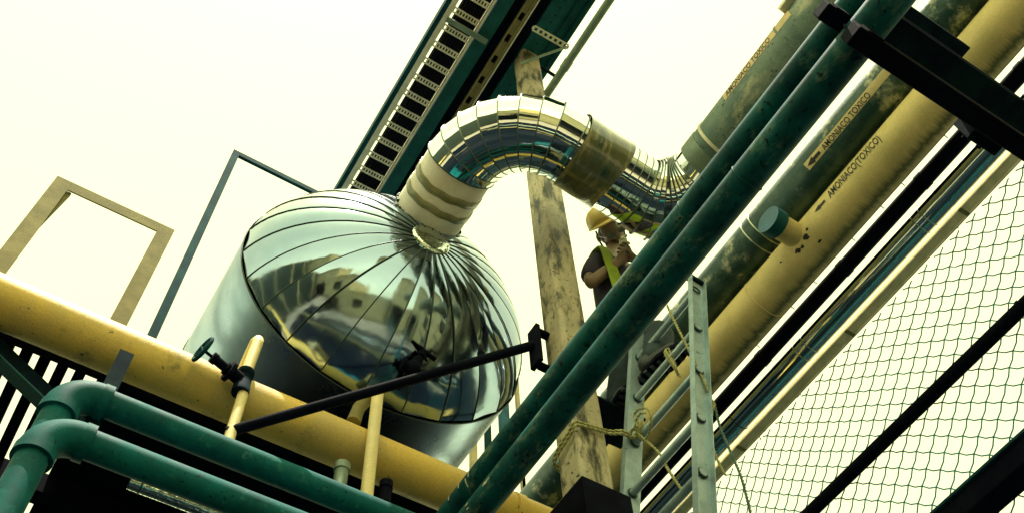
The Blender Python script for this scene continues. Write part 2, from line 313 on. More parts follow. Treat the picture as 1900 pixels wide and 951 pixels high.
for y in (4.1, 5.9):
    sd = MB(); n = 16
    vs = []
    for k, zf in ((0, None), (1, 1)):
        for i in range(n + 1):
            a = math.radians(225 + 90 * i / n)
            x = TX + (TR - .004) * math.cos(a); z = TZ + (TR + .0) * math.sin(a) if k == 0 else 5.50
            vs += [(x, y - .09, z), (x, y + .09, z)]
    o_ = 2 * (n + 1); fs = []
    for i in range(n):
        fs += [(2 * i, 2 * i + 2, o_ + 2 * i + 2, o_ + 2 * i), (2 * i + 1, o_ + 2 * i + 1, o_ + 2 * i + 3, 2 * i + 3), (o_ + 2 * i, o_ + 2 * i + 2, o_ + 2 * i + 3, o_ + 2 * i + 1), (2 * i, 2 * i + 1, 2 * i + 3, 2 * i + 2)]
    fs += [(0, o_, o_ + 1, 1), (2 * n, 2 * n + 1, o_ + 2 * n + 1, o_ + 2 * n)]
    sd.add(vs, fs); sd.build('saddle', 'dark_steel', tank)

# drain valve on the tank head
v0 = at(766, 682, Y=2.80)
dv = thing('drain_valve', 'small black valve with a lever standing off the tank dome', 'valve', v0)
ax = Vector((.28, -.18, .94)).normalized()
MB().tube([v0 + Vector((.0, .16, .02)), v0], .018, 12).build('stub', 'black_steel', dv)
MB().ball(v0, .042, 14, 8, (1, 1, 1.1)).build('body', 'black_steel', dv)
m_ = MB(); m_.cyl(v0 + ax * .03, v0 + ax * .07, .030, 8); m_.cyl(v0 + ax * .07, v0 + ax * .12, .017, 10); m_.cyl(v0 + ax * .10, v0 + ax * .135, .024, 8); m_.build('bonnet', 'black_steel', dv)
MB().bar(v0 + ax * .15 + Vector((-.075, 0, .03)), v0 + ax * .15 + Vector((.07, 0, -.03)), .022, .012).build('lever', 'black_steel', dv)
m_ = MB(); m_.cyl(v0 + Vector((-.06, 0, .0)), v0 + Vector((.065, 0, -.02)), .020, 10); m_.cyl(v0 + Vector((.05, 0, -.02)), v0 + Vector((.066, 0, -.02)), .032, 8); m_.cyl(v0 + Vector((-.062, 0, 0)), v0 + Vector((-.046, 0, 0)), .032, 8); m_.build('flange', 'black_steel', dv)

# ---------------------------------------------------------------- insulated duct: nozzle, two elbows
NX, NZ, NR = 1.252, 6.825, 0.212; AY = 1.775; RB = 0.43; UX, UZ, UR = 2.455, 6.60, 0.236; RB2 = 0.29; NR2 = 0.242
dl = math.atan2(NZ - UZ, UX - NX); D1 = Vector((math.cos(dl), 0, -math.sin(dl))); BY = Vector((0, -1, 0)); U1 = Vector((math.sin(dl), 0, math.cos(dl)))
K1 = Vector((NX, AY, NZ)); K2 = Vector((UX, AY, UZ)); LA = (K2 - K1).length
duct = thing('insulated_duct', 'thick S-shaped insulated pipe with shiny segmented elbows leaving the tank dome', 'pipe', (NX, 2.4, NZ - NR))
ys0 = AY + RB
MB().cyl((NX, 2.66, NZ), (NX, ys0 + .006, NZ), NR - .004, 64).build('nozzle_wrap', 'insulation_white', duct)
for y, wd in ((2.345, .048), (2.455, .044)):
    b_ = MB(); n = 64; vs = []
    for i in range(n):
        a = 2 * PI * i / n; wv = .006 * math.sin(3 * a + y * 9) + .003 * math.sin(11 * a)
        for dy, dr in ((-wd / 2, -.004), (-wd / 2, .001), (wd / 2, .001), (wd / 2, -.004)): vs.append((NX + (NR + dr) * math.cos(a), y + dy + wv, NZ + (NR + dr) * math.sin(a)))
    b_.add(vs, [(i * 4 + j, i * 4 + (j + 1) % 4, ((i + 1) % n) * 4 + (j + 1) % 4, ((i + 1) % n) * 4 + j) for i in range(n) for j in range(4)], True); b_.build('tape_band', 'tape_olive', duct)
fr_ = MB(); rnd = random.Random(2)   # ragged edge of the wrap where it meets the dome
for i in range(40):
    a = 2 * PI * i / 40; p = Vector((NX + NR * math.cos(a), 2.585 + rnd.uniform(-.01, .01), NZ + NR * math.sin(a))); fr_.ball(p, rnd.uniform(.006, .013), 7, 5)
fr_.build('sealant_edge', 'seam_dark', duct)
def seg(path_pts, dirs, i, R, name, m, parent, n=64):
    """mitred piece between seam planes i and i+1"""
    b_ = MB(); vs = []
    for k, off in ((i, 0), (i + 1, 0)):
        Rk = (R if not isinstance(R, list) else R[k]) + (.007 if k == i else -.001); d = dirs[k].normalized(); x = d.cross(U1).normalized(); z = x.cross(d)
        vs += [path_pts[k] + (x * math.cos(2 * PI * j / n) + z * math.sin(2 * PI * j / n)) * Rk for j in range(n)]
    b_.add(vs, [(j, (j + 1) % n, n + (j + 1) % n, n + j) for j in range(n)], True); return b_.build(name, m, parent)
NE = 8
ph = [PI / 2 * i / NE for i in range(NE + 1)]
c1_ = Vector((NX, ys0, NZ)) + D1 * RB
pts = [c1_ - D1 * (RB * math.cos(p)) + BY * (RB * math.sin(p)) for p in ph]; dirs = [D1 * math.sin(p) + BY * math.cos(p) for p in ph]
for i in range(NE):
    sgo = seg(pts, dirs, i, NR, 'elbow_segment', 'polished', duct)
    MB().ring(pts[i], dirs[i], NR + .007, .0040, 64, 6).build('seam_bead', 'seam_dark' if i in (0,) else 'seam_mid', sgo)
def arun(t): return K1 + D1 * t
MB().cyl(arun(RB), arun(LA - RB2), NR - .003, 64, False).build('straight_section', 'polished', duct)
MB().ring(arun(RB + .03), D1, NR, .0042, 64, 6).build('seam_bead', 'seam_mid', duct)
sl = MB(); n = 64; K = 14; vs = []
for k in range(K + 1):
    for j in range(n):
        a = 2 * PI * j / n; r = NR + .006 + .003 * math.sin(3 * a + 5 * k / K) * math.sin(2 * a + 1) + (.004 if k in (0, K) else 0)
        t = .475 + .275 * k / K + .016 * math.sin(a * 2 + .7) + .02 * math.sin(a + 2.2) * (1 - k / K)
        vs.append(arun(t) + Vector((0, 1, 0)) * (r * math.cos(a)) + U1 * (r * math.sin(a)))
sl.add(vs, [(k * n + j, k * n + (j + 1) % n, (k + 1) * n + (j + 1) % n, (k + 1) * n + j) for k in range(K) for j in range(n)], True); sl.build('wrap_sleeve', 'sleeve', duct)
for t in (.80, .85, .895): MB().ring(arun(t), D1, NR - .002, .0032, 64, 6).build('seam_bead', 'seam_mid', duct)
NE2 = 9
ph = [PI / 2 * i / NE2 for i in range(NE2 + 1)]
s2_ = arun(LA - RB2); c2_ = s2_ + BY * RB2
pts = [c2_ - BY * (RB2 * math.cos(p)) + D1 * (RB2 * math.sin(p)) for p in ph]; dirs = [D1 * math.cos(p) + BY * math.sin(p) for p in ph]
RL = [NR2 - (NR2 - NR) * max(0, 1 - i / 3) - (NR2 - UR) * max(0, (i - NE2 + 2) / 2) for i in range(NE2 + 1)]
for i in range(NE2):
    sgo = seg(pts, dirs, i, RL, 'elbow_segment', 'polished', duct)
    MB().ring(pts[i], dirs[i], RL[i] + .007, .0034, 64, 6).build('seam_bead', 'seam_mid', sgo)
YU = AY - RB2
MB().cyl((UX, YU, UZ), (UX, YU - .075, UZ), UR, 64, False).build('straight_section', 'polished', duct)
MB().ring((UX, YU, UZ), (0, 1, 0), UR + .001, .0034, 64, 6).build('seam_bead', 'seam_mid', duct)
YU -= .075
for i in range(5):   # strap tabs on the upper side of the straight run
    p = arun(.78 + i * .055) + U1 * (NR * .55) - Vector((0, 1, 0)) * (NR * .83); MB().box(p - Vector((.014, .006, .008)), p + Vector((.014, .006, .008))).build('strap_tab', 'seam_mid', duct)

# ---------------------------------------------------------------- ammonia pipes of the rack
def text_on_pipe(txt, Xc, Zc, R, th0, y0, y1, size_ang, parent, name='lettering', m='letter_black', narrow=None):
    """lettering that runs towards -Y, wrapped on a pipe along Y; size_ang = cap height as an angle (towards +theta)"""
    cu = bpy.data.curves.new('t', 'FONT'); cu.body = txt; cu.size = 1.0; cu.resolution_u = 3; cu.offset = 0.010
    ob = bpy.data.objects.new('t', cu); col.objects.link(ob); dg = bpy.context.evaluated_depsgraph_get(); me = bpy.data.meshes.new_from_object(ob.evaluated_get(dg))
    bpy.data.objects.remove(ob)
    bm = bmesh.new(); bm.from_mesh(me); xs = [v.co.x for v in bm.verts]; x0, x1 = min(xs), max(xs); cap = 0.69
    for q in range(1, 9): bmesh.ops.bisect_plane(bm, geom=bm.verts[:] + bm.edges[:] + bm.faces[:], plane_co=(0, cap * (q - .5) / 8, 0), plane_no=(0, 1, 0))
    for v in bm.verts:
        s_ = (v.co.x - x0) / (x1 - x0); th = th0 + size_ang * v.co.y / cap; rr_ = R + .003
        v.co = Vector((Xc + rr_ * math.cos(th), y0 + (y1 - y0) * s_, Zc + rr_ * math.sin(th)))
    bm.to_mesh(me); bm.free(); me.materials.clear(); me.materials.append(MATS[m]); me.name = name
    return link(name, me, parent)
def patch_on_pipe(Xc, Zc, R, th0, th1, y0, y1, m, name, parent, off=.0015, outline=None):
    b_ = MB(); n = 10; vs = []
    for i in range(n + 1):
        th = th0 + (th1 - th0) * i / n
        for y in (y0, y1): vs.append((Xc + (R + off) * math.cos(th), y, Zc + (R + off) * math.sin(th)))
    b_.add(vs, [(2 * i, 2 * i + 1, 2 * i + 3, 2 * i + 2) for i in range(n)], True); return b_.build(name, m, parent)
def poly_on_pipe(Xc, Zc, R, pts_, m, name, parent, off=.004):
    """flat printed shape given as (theta, y) corners, sliced so that it follows the pipe"""
    bm = bmesh.new(); f = bm.faces.new([bm.verts.new((p[0], p[1], 0)) for p in pts_]); lo = min(p[0] for p in pts_); hi = max(p[0] for p in pts_)
    for q in range(1, 8): bmesh.ops.bisect_plane(bm, geom=bm.verts[:] + bm.edges[:] + bm.faces[:], plane_co=(lo + (hi - lo) * q / 8, 0, 0), plane_no=(1, 0, 0))
    for v in bm.verts: v.co = Vector((Xc + (R + off) * math.cos(v.co.x), v.co.y, Zc + (R + off) * math.sin(v.co.x)))
    me = bpy.data.meshes.new(name); bm.to_mesh(me); bm.free(); me.materials.append(MATS[m]); return link(name, me, parent)
def arrow(Xc, Zc, R, th, y, ln, wd, parent):
    """printed arrow pointing to +Y"""
    poly_on_pipe(Xc, Zc, R, [(th - wd * .22, y), (th + wd * .22, y), (th + wd * .22, y + ln * .5), (th + wd * .5, y + ln * .5), (th, y + ln), (th - wd * .5, y + ln * .5), (th - wd * .22, y + ln * .5)], 'letter_black', 'arrow', parent)

# a) clad pipe that carries on from the second elbow
up = thing('clad_ammonia_pipe', 'thick grey metal-clad pipe joined to the shiny elbow, lettered along its upper edge', 'pipe', (UX, -.3, UZ - UR))
MB().cyl((UX, YU, UZ), (UX, -2.6, UZ), UR + .002, 64).build('cladding', 'clad_aged', up)
MB().cyl((UX, YU + .02, UZ), (UX, YU - .085, UZ), UR + .007, 64).build('joint_collar', 'grey_galv', up)
MB().band((UX, 1.27, UZ), (0, 1, 0), UR + .002, .018, .006, 64).build('clamp_band', 'galvanised', up)
for y in (.62, -.3): MB().band((UX, y, UZ), (0, 1, 0), UR + .002, .014, .003, 64).build('lap_seam', 'clad_aged', up)
R_ = UR + .002
tha, ya = hit_pipe(1348, 178, UX, UZ, R_); thb, yb = hit_pipe(1430, 75, UX, UZ, R_); thc, yc = hit_pipe(1468, 27, UX, UZ, R_)
thm = max(tha, PI + .30)
thm = math.atan2(EYE - UZ, -UX) - PI / 2 + .46   # just inside the upper limb
patch_on_pipe(UX, UZ, R_, thm + .10, thm - .24, ya + .02, yc, 'label_tape', 'label', up)
text_on_pipe('AMONIACO TOXICO', UX, UZ, R_, thm + .07, ya, yb, -.26, up)
tb = MB(); pz = at(1470, 12, Z=UZ + .08)
tb.bar(pz + Vector((-.03, .05, .0)), pz + Vector((-.02, -.06, .03)), .05, .03); tb.build('strap_tab', 'galvanised', up, .004)

# b) middle pipe with the label tape
MX, MZ, MRd = 3.228, 7.10, 0.148
mid = thing('labelled_ammonia_pipe', 'dark weathered pipe with a tan label reading ammonia and an arrow', 'pipe', (MX, 1, MZ - MRd))
MB().cyl((MX, 6.5, MZ), (MX, -2.6, MZ), MRd, 56).build('cladding', 'clad_dark', mid)
for px, py in ((1398, 420), (1384, 436)):
    _, y = hit_pipe(px, py, MX, MZ, MRd); MB().ring((MX, y, MZ), (0, 1, 0), MRd + .001, .005, 56, 6).build('band', 'seam_light', mid)
for y in (3.4, -.6): MB().ring((MX, y, MZ), (0, 1, 0), MRd + .001, .004, 56, 6).build('band', 'seam_dark', mid)
t0, y0 = hit_pipe(1530, 279, MX, MZ, MRd); t1, y1 = hit_pipe(1616, 177, MX, MZ, MRd); t2, y2 = hit_pipe(1519, 268, MX, MZ, MRd); t3, y3 = hit_pipe(1497, 305, MX, MZ, MRd); t4, y4 = hit_pipe(1668, 112, MX, MZ, MRd)
tm = .5 * (t0 + t1)
patch_on_pipe(MX, MZ, MRd, tm + .06, tm - .32, y3 + .015, y4, 'label_tape', 'label', mid)
text_on_pipe('AMONIACO TOXICO', MX, MZ, MRd, tm + .03, y0, y1, -.27, mid)
arrow(MX, MZ, MRd, tm - .11, y0 + .025, y3 - y0 - .02, .30, mid)

# c) yellow pipe
YX, YZ, YR = 3.38, 6.83, 0.15
yp = thing('yellow_ammonia_pipe', 'mustard yellow pipe lettered with ammonia warning and carrying a capped stub', 'pipe', (YX, 1, YZ - YR))
MB().cyl((YX, 6.5, YZ), (YX, -2.6, YZ), YR, 56).build('pipe_wall', 'yellow_stained', yp)
t0, y0 = hit_pipe(1541, 368, YX, YZ, YR); t1, y1 = hit_pipe(1634, 258, YX, YZ, YR)
tm = .5 * (t0 + t1)
text_on_pipe('AMONIACO(TOXICO)', YX, YZ, YR, tm + .03, y0, y1, -.40, yp)
ta, ya = hit_pipe(1533, 370, YX, YZ, YR); _, yb = hit_pipe(1514, 391, YX, YZ, YR)
arrow(YX, YZ, YR, tm - .12, ya + .01, yb - ya, .24, yp)
# stub with cap, pointing down and towards the ladder side
sb = Vector((YX, 1.592, YZ)); dirn = Vector((-1, -.02, .03)).normalized()
MB().cyl(sb + dirn * .10, sb + dirn * .27, .078, 40).build('stub', 'yellow_paint', yp)
cp = MB(); cp.cyl(sb + dirn * .262, sb + dirn * .345, .090, 40); cp.build('cap', 'teal_steel', yp, .006)
for i, (px, py, s_) in enumerate(((1495, 440, .03), (1521, 447, .018), (1480, 465, .026), (1489, 458, .02), (1449, 486, .010), (1498, 425, .014))):
    th, y = hit_pipe(px, py, YX, YZ, YR); rnd = random.Random(i); k = 9
    poly_on_pipe(YX, YZ, YR, [(th + s_ / YR * .7 * math.cos(2 * PI * j / k) * rnd.uniform(.4, 1.1), y + s_ * math.sin(2 * PI * j / k) * rnd.uniform(.4, 1.1)) for j in range(k)], 'letter_black', 'paint_chip', yp, .002)
MB().ring((YX, 2.05, YZ), (0, 1, 0), YR, .004, 56, 6).build('weld', 'yellow_paint', yp)

# d) dark pipe, chrome pipe, long angle beam
dp = thing('black_pipe', 'narrow black pipe between the yellow pipe and the shiny one', 'pipe', (3.67, 1, 6.7))
MB().cyl((3.645, 6.5, 6.80), (3.645, -2.6, 6.80), .050, 32).build('pipe_wall', 'black_steel', dp)
for y in (0.1, .9, 1.6, 2.4, 3.2): MB().band((3.645, y, 6.80), (0, 1, 0), .050, .05, .004, 32).build('coupling', 'black_steel', dp)
ch = thing('shiny_clad_pipe', 'mirror bright metal-clad pipe beside the net', 'pipe', (3.86, 1, 6.66))
MB().cyl((3.778, 6.5, 6.72), (3.778, -2.6, 6.72), .075, 48).build('cladding', 'polished', ch)
for y in (2.12, 2.20, 1.05, 1.11): MB().ring((3.778, y, 6.72), (0, 1, 0), .0755, .0032, 48, 6).build('strap', 'seam_light', ch)
for y in (2.85, .2): MB().ring((3.778, y, 6.72), (0, 1, 0), .0755, .0032, 48, 6).build('strap', 'seam_dark', ch)
ab = thing('edge_beam', 'long tan angle beam that the net hangs from', 'beam', (3.97, 1, 6.62))
MB().box((3.862, 6.5, 6.655), (3.93, -2.6, 6.667)).build('flange', 'cream_steel', ab)
MB().box((3.9325, 6.5, 6.655), (3.944, -2.6, 6.78)).build('web', 'cream_steel', ab)
for y in (1.9, 3.0, .9): MB().box((3.858, y - .012, 6.6495), (3.935, y + .012, 6.654)).build('splice_strap', 'tan_paint', ab)
cable = thing('guide_wire', 'thin steel wire strung with short ties beside the black pipe', 'wire', (3.56, 1, 6.8))
MB().cyl((3.562, 5, 6.83), (3.562, -2, 6.83), .004, 6).build('wire', 'black_steel', cable)
for y in (.45, .62, .98, 1.16, 1.42, 1.78, 2.0, 2.35): MB().cyl((3.532, y, 6.83), (3.594, y + .005, 6.83), .003, 6).build('tie', 'black_steel', cable)

# ---------------------------------------------------------------- the two stacked green pipes
G2X, G2Z, GR = 1.496, 4.451, 0.057; G1X, G1Z = 1.503, 4.625
g2 = thing('green_pipe', 'worn green pipe, lower of the stacked pair crossing before the ladder', 'pipe', (G2X, 1, G2Z - GR))
MB().cyl((G2X, 5.2, G2Z), (G2X, -1.6, G2Z), GR, 40).build('pipe_wall', 'green_paint_worn', g2)
g1 = thing('green_pipe', 'worn green pipe, upper of the stacked pair crossing before the ladder', 'pipe', (G1X, 1, G1Z - GR))
MB().cyl((G1X, 5.2, G1Z), (G1X, -1.6, G1Z), GR, 40).build('pipe_wall', 'green_paint_worn', g1)
for i, (px, py, ln) in enumerate(((834, 920, 16), (852, 898, 14), (856, 890, 8), (866, 893, 20), (870, 878, 10))):
    th, y = hit_pipe(px, py, G1X, G1Z, GR); w_ = ln / 16 * .55
    poly_on_pipe(G1X, G1Z, GR, [(th - w_ / 2, y - .002), (th + w_ / 2, y + .003), (th + w_ / 2, y + .010), (th - w_ / 2, y + .006)], 'chip_white', 'scratch', g1, .0012)
for i, (px, py, s_) in enumerate(((900, 895, .02), (866, 935, .012), (868, 942, .01), (905, 888, .012))):
    th, y = hit_pipe(px, py, G2X, G2Z, GR); rnd = random.Random(i + 40); k = 9
    poly_on_pipe(G2X, G2Z, GR, [(th + s_ / GR * .35 * math.cos(2 * PI * j / k) * rnd.uniform(.5, 1.1), y + s_ * 1.3 * math.sin(2 * PI * j / k) * rnd.uniform(.5, 1.1)) for j in range(k)], 'chip_white', 'paint_chip', g2, .0012)

for t_, X_, Z_ in ((g1, G1X, G1Z), (g2, G2X, G2Z)):
    for y in (.78, 2.62): MB().ring((X_, y + (.25 if t_ is g1 else 0), Z_), (0, 1, 0), GR, .0035, 40, 6).build('weld', 'green_paint_worn', t_)
    MB().ring((X_, .235, Z_), (0, 1, 0), GR + .003, .005, 40, 6).build('u_bolt', 'dark_steel', t_)
# support beams under them
def ibeam(name, label, x0, x1, y, z, wd, ht, m, group=None):
    t = thing(name, label, 'beam', (x0, y, z - ht), group)
    MB().box((x0, y - wd / 2, z - ht), (x1, y + wd / 2, z - ht + .010)).build('lower_flange', m, t)
    MB().box((x0 + .001, y - .006, z - ht + .0105), (x1 - .001, y + .006, z - .0105)).build('web', m, t)
    MB().box((x0, y - wd / 2, z - .010), (x1, y + wd / 2, z)).build('upper_flange', m, t)
    return t
def tbeam(name, label, x0, x1, y, z, wd, ht, m):
    t = thing(name, label, 'beam', (x0, y, z - ht))
    MB().box((x0, y - wd / 2, z - ht), (x1, y + wd / 2, z)).build('box_section', m, t, .005)
    MB().box((x0 + .03, y - wd / 2 - .004, z - ht + .004), (x0 + .09, y - wd / 2 - .0005, z - .004)).build('weld_plate', m, t)
    return t
bm1 = tbeam('support_beam', 'short black beam end between the two stacked green pipes', 1.375, 1.72, .238, G1Z - GR - .001, .056, .055, 'black_steel')
bm2 = tbeam('support_beam', 'long black beam passing under the stacked green pipes', 1.41, 3.4, .232, G2Z - GR - .001, .062, .065, 'black_steel')
bm3 = ibeam('support_beam', 'broad dark blue beam running behind the black one across the rack', 1.56, 4.4, .19, 4.62, .12, .11, 'dark_steel')
tb_ = tbeam('support_beam', 'dark beam under the clad pipes above the broad blue one', 2.42, 3.10, .20, 6.56, .10, .07, 'dark_steel')
cl = thing('beam_cleat', 'small dark cleat bolted below the broad blue beam', 'cleat', (2.0, .25, 4.4))
MB().box((1.95, .262, 4.36), (2.07, .30, 4.47)).build('plate', 'dark_steel', cl, .003)
for x in (1.98, 2.04): MB().cyl((x, .30, 4.415), (x, .312, 4.415), .010, 6).build('bolt', 'dark_steel', cl)

# ---------------------------------------------------------------- column
CX0, CY0, CW = 1.806, 2.175, 0.163
STEPZ = at(1144, 770, Y=2.33).z - .052
cl_ = thing('steel_column', 'tall rust-streaked tan box column standing behind the shiny elbow', 'column', (CX0 + CW / 2, CY0 + CW / 2, 0))
MB().box((CX0, CY0, 0), (CX0 + CW, CY0 + CW, 9.9)).build('shaft', 'rusty_column', cl_, .026)
MB().box((CX0 - .03, CY0 - .03, 9.902), (CX0 + CW + .03, CY0 + CW + .03, 9.93)).build('cap_plate', 'dark_steel', cl_)
MB().box((CX0 - .1, CY0 - .1, 0), (CX0 + CW + .1, CY0 + CW + .1, .03)).build('base_plate', 'dark_steel', cl_)
cb = MB(); zt, zb, e = 4.49, 4.20, .035   # hollow bracket round the column
x0, x1, y0, y1 = CX0 - e, CX0 + CW + e, CY0 - e, CY0 + CW + e
cb.box((x0, y0, zb), (x1, y0 + .012, zt)); cb.box((x0, y1 - .012, zb), (x1, y1, zt)); cb.box((x0, y0 + .0122, zb), (x0 + .012, y1 - .0122, zt)); cb.box((x1 - .012, y0 + .0122, zb), (x1, y1 - .0122, zt))
cb.build('collar', 'black_steel', cl_)
st = MB(); st.box((CX0 + CW + .001, 2.25, STEPZ), (2.30, 2.46, STEPZ + .015)); st.build('step_plate', 'dark_steel', cl_)
# bracket and brace rod
bk = at(993, 641, Y=2.295)
br = thing('diagonal_brace', 'slender black rod sloping from the green pipes up to the column', 'brace', at(440, 797, Y=2.80))
MB().tube([at(420, 801, Y=2.875), Vector((bk.x - .01, bk.y, bk.z))], .0235, 16).build('rod', 'black_steel', br)
pl = MB(); pl.box((bk.x - .012, bk.y - .04, bk.z - .15), (bk.x + .012, bk.y + .04, bk.z + .14)); pl.build('end_plate', 'black_steel', br, .003)
for dz in (-.145, .135): MB().box((bk.x + .0125, bk.y - .02, bk.z + dz - .008), (CX0 - .001, bk.y + .02, bk.z + dz + .008)).build('lug', 'black_steel', br)
lg = MB(); q = at(420, 801, Y=2.875).lerp(bk, .80); lg.bar(q, q + Vector((0, 0, .07)), .03, .02, (0, 1, 0)); lg.build('clip', 'black_steel', br)

# ---------------------------------------------------------------- overhead cable tray and beams
TZT = 9.5
tray = thing('cable_tray', 'ladder-type cable tray with perforated rungs above the tank', 'cable tray', (1.25, 3, TZT))
MB().box((1.06, -.2, TZT - .02), (1.098, 6, TZT + .10)).build('outer_flange', 'blue_steel', tray)
MB().box((1.10, -.2, TZT - .015), (1.122, 6, TZT + .09)).build('side_rail', 'galvanised', tray)
MB().box((1.1225, -.2, TZT + .0), (1.150, 6, TZT + .008)).build('rail_flange', 'galvanised', tray)
MB().box((1.388, -.2, TZT - .015), (1.402, 6, TZT + .09)).build('side_rail', 'galvanised', tray)
rm = MB(); L_ = .236; hw = .021
for s_ in (-1, 1): rm.box((0, s_ * hw - .007, 0), (L_, s_ * hw + .007, .006))
for k in range(10): xk = L_ * k / 9; rm.box((max(0, xk - .0065), -hw + .0072, 0), (min(L_, xk + .0065), hw - .0072, .006))
rme = rm.mesh('rung', 'galvanised')
for k in range(34):
    o = link('rung', rme, tray); o.location = (1.1505, -.1 + k * .163, TZT + .001)
cab = thing('cable_bundle', 'black cables lying side by side in the perforated tray', 'cables', (1.28, 3, TZT + .02))
for k in range(9):
    x = 1.190 + k * .0222
    MB().tube([(x + .003 * math.sin(i * 1.7 + k), -.2 + i * .31, TZT + .022 + .004 * math.sin(i * 2.1 + k * 3)) for i in range(21)], .0098, 8).build('cable', 'cable_black', cab)
MB().box((1.178, -.2, TZT + .06), (1.385, 6, TZT + .065)).build('cover', 'cable_black', cab)
for n_, lb, x0, x1, z0, z1, m in (('roof_beam', 'smooth dark green flat beam beside the cable tray', 1.412, 1.53, 9.49, 9.62, 'teal_steel'),
                                  ('roof_beam', 'wide green flanged beam beyond the column top', 1.80, 2.10, 9.55, 9.70, 'teal_steel')):
    t = thing(n_, lb, 'beam', ((x0 + x1) / 2, 3, z0))
    MB().box((x0, -.2, z0), (x1, 6, z0 + .012)).build('flange', m, t)
    MB().box((x0, -.2, z0 + .0125), (x0 + .012, 6, z1)).build('web', m, t); MB().box((x1 - .012, -.2, z0 + .0125), (x1, 6, z1)).build('web', m, t)
    if x0 > 1.7:
        for xx in (1.97, 2.045): MB().box((xx, -.2, z0 - .04), (xx + .014, 6, z0 - .001)).build('rib', 'blue_steel', t)
        for k in range(46): MB().cyl((1.885, .2 + k * .07, z0 - .006), (1.885, .2 + k * .07, z0 - .0005), .006, 6).build('rivet', 'black_steel', t)
dk = thing('dark_channel', 'black channel between the flat green beam and the slotted strut', 'beam', (1.57, 3, 9.55))
MB().box((1.533, -.2, 9.60), (1.80, 6, 9.62)).build('web', 'black_steel', dk)
ru = thing('slotted_strut', 'rusty slotted steel strut running beside the column head', 'strut', (1.65, 3, 9.5))
for xx, zz in ((1.615, 9.50), (1.668, 9.48)):
    MB().box((xx, -.2, zz), (xx + .012, 6, zz + .05)).build('leg', 'tan_paint', ru)
for k in range(26): MB().box((1.6275, .1 + k * .21, 9.515), (1.6675, .24 + k * .21, 9.523)).build('slot_bridge', 'tan_paint', ru)
MB().box((1.69, -.2, 9.49), (1.702, 6, 9.53)).build('lip', 'galvanised', ru)
hb = MB(); p, q = at(828, 34, Z=9.42), at(904, 77, Z=9.42); hb.box((p.x, p.y - .02, 9.40), (q.x, p.y + .025, 9.425)); tag(hb.build('tray_hanger', 'grey_galv', None, .003), 'pale grey flat bar crossing under the cable tray', 'bar')
arm = thing('perforated_arm', 'short perforated bracket arm reaching out from the column head', 'bracket', (1.9, 1.95, 9.3))
fl = MB(); A_, B_ = at(990, 52, Z=9.25), at(1053, 88, Z=9.25)
d_ = (B_ - A_); L_ = d_.length; d_.normalize(); sdv = Vector((-d_.y, d_.x, 0))
def obox(mb, a, b, wd, th): mb.bar(a, b, wd, th)
for s_ in (-1, 1): fl.bar(A_ + sdv * s_ * .019, B_ + sdv * s_ * .019, .012, .008)
for k in range(8): c_ = A_ + d_ * (L_ * k / 7); fl.bar(c_ - d_ * .010, c_ + d_ * .010, .025, .008)
fl.build('strip', 'galvanised', arm)
MB().bar(A_ + Vector((0, .21, -.30)), B_ - d_ * .01 + Vector((0, 0, -.01)), .018, .012).build('stay', 'grey_galv', arm)
hr = thing('handrail_pipe', 'plain grey tube running past the column head on brackets', 'pipe', (1.98, 2, 8.73))
MB().cyl((1.978, 4.2, 8.76), (1.978, -1.2, 8.76), .031, 24).build('tube', 'grey_galv', hr)
MB().cyl((1.978, 1.95, 8.76), (1.978, 1.87, 8.76), .036, 24).build('sleeve_joint', 'grey_galv', hr)
MB().bar((1.83, 2.03, 8.80), (1.955, 2.03, 8.77), .022, .022).build('bracket', 'dark_steel', hr)

# ---------------------------------------------------------------- yellow cross pipe, low green pipes, stubs and valve
ya_ = thing('yellow_cross_pipe', 'big yellow pipe passing below the tank at a right angle', 'pipe', (0, 3.0145, 5.03))
AYY, AYZ, AYR = 3.0145, 5.141, .11
MB().cyl((-3.2, AYY, AYZ), (2.75, AYY, AYZ), AYR, 48).build('pipe_wall', 'yellow_paint_bright', ya_)
for x in (1.99, -1.2): MB().ring((x, AYY, AYZ), (1, 0, 0), AYR, .004, 48, 6).build('weld', 'yellow_paint_bright', ya_)
MB().band((2.02, AYY, AYZ), (1, 0, 0), AYR, .05, .006, 48).build('coupling', 'yellow_paint_bright', ya_)
def low_pipe(Y, Z, R, xb, label):
    t = thing('green_drop_pipe', label, 'pipe', (xb - .12, Y, 0))
    rb = .115
    MB().cyl((xb + .012, Y, Z), (2.4, Y, Z), R, 40).build('pipe_wall', 'green_paint', t)
    MB().tube(arc((xb, Y, Z - rb), (0, 0, 1), (-1, 0, 0), rb, 0, PI / 2, 14), R * 1.20, 40).build('elbow', 'green_paint', t)
    MB().cyl((xb - .004, Y, Z), (xb + .032, Y, Z), R * 1.27, 40).build('socket_bead', 'green_paint', t, .004)
    MB().cyl((xb - rb, Y, Z - rb + .004), (xb - rb, Y, Z - rb - .036), R * 1.27, 40).build('socket_bead', 'green_paint', t, .004)
    MB().cyl((xb - rb, Y, Z - rb - .03), (xb - rb, Y, 0), R, 40).build('riser', 'green_paint', t)
low_pipe(2.842, 4.634, .056, .045, 'green pipe with elbow, upper of the stacked pair below the yellow pipe')
low_pipe(2.716, 4.283, .055, .045, 'green pipe with elbow, lower of the stacked pair below the yellow pipe')
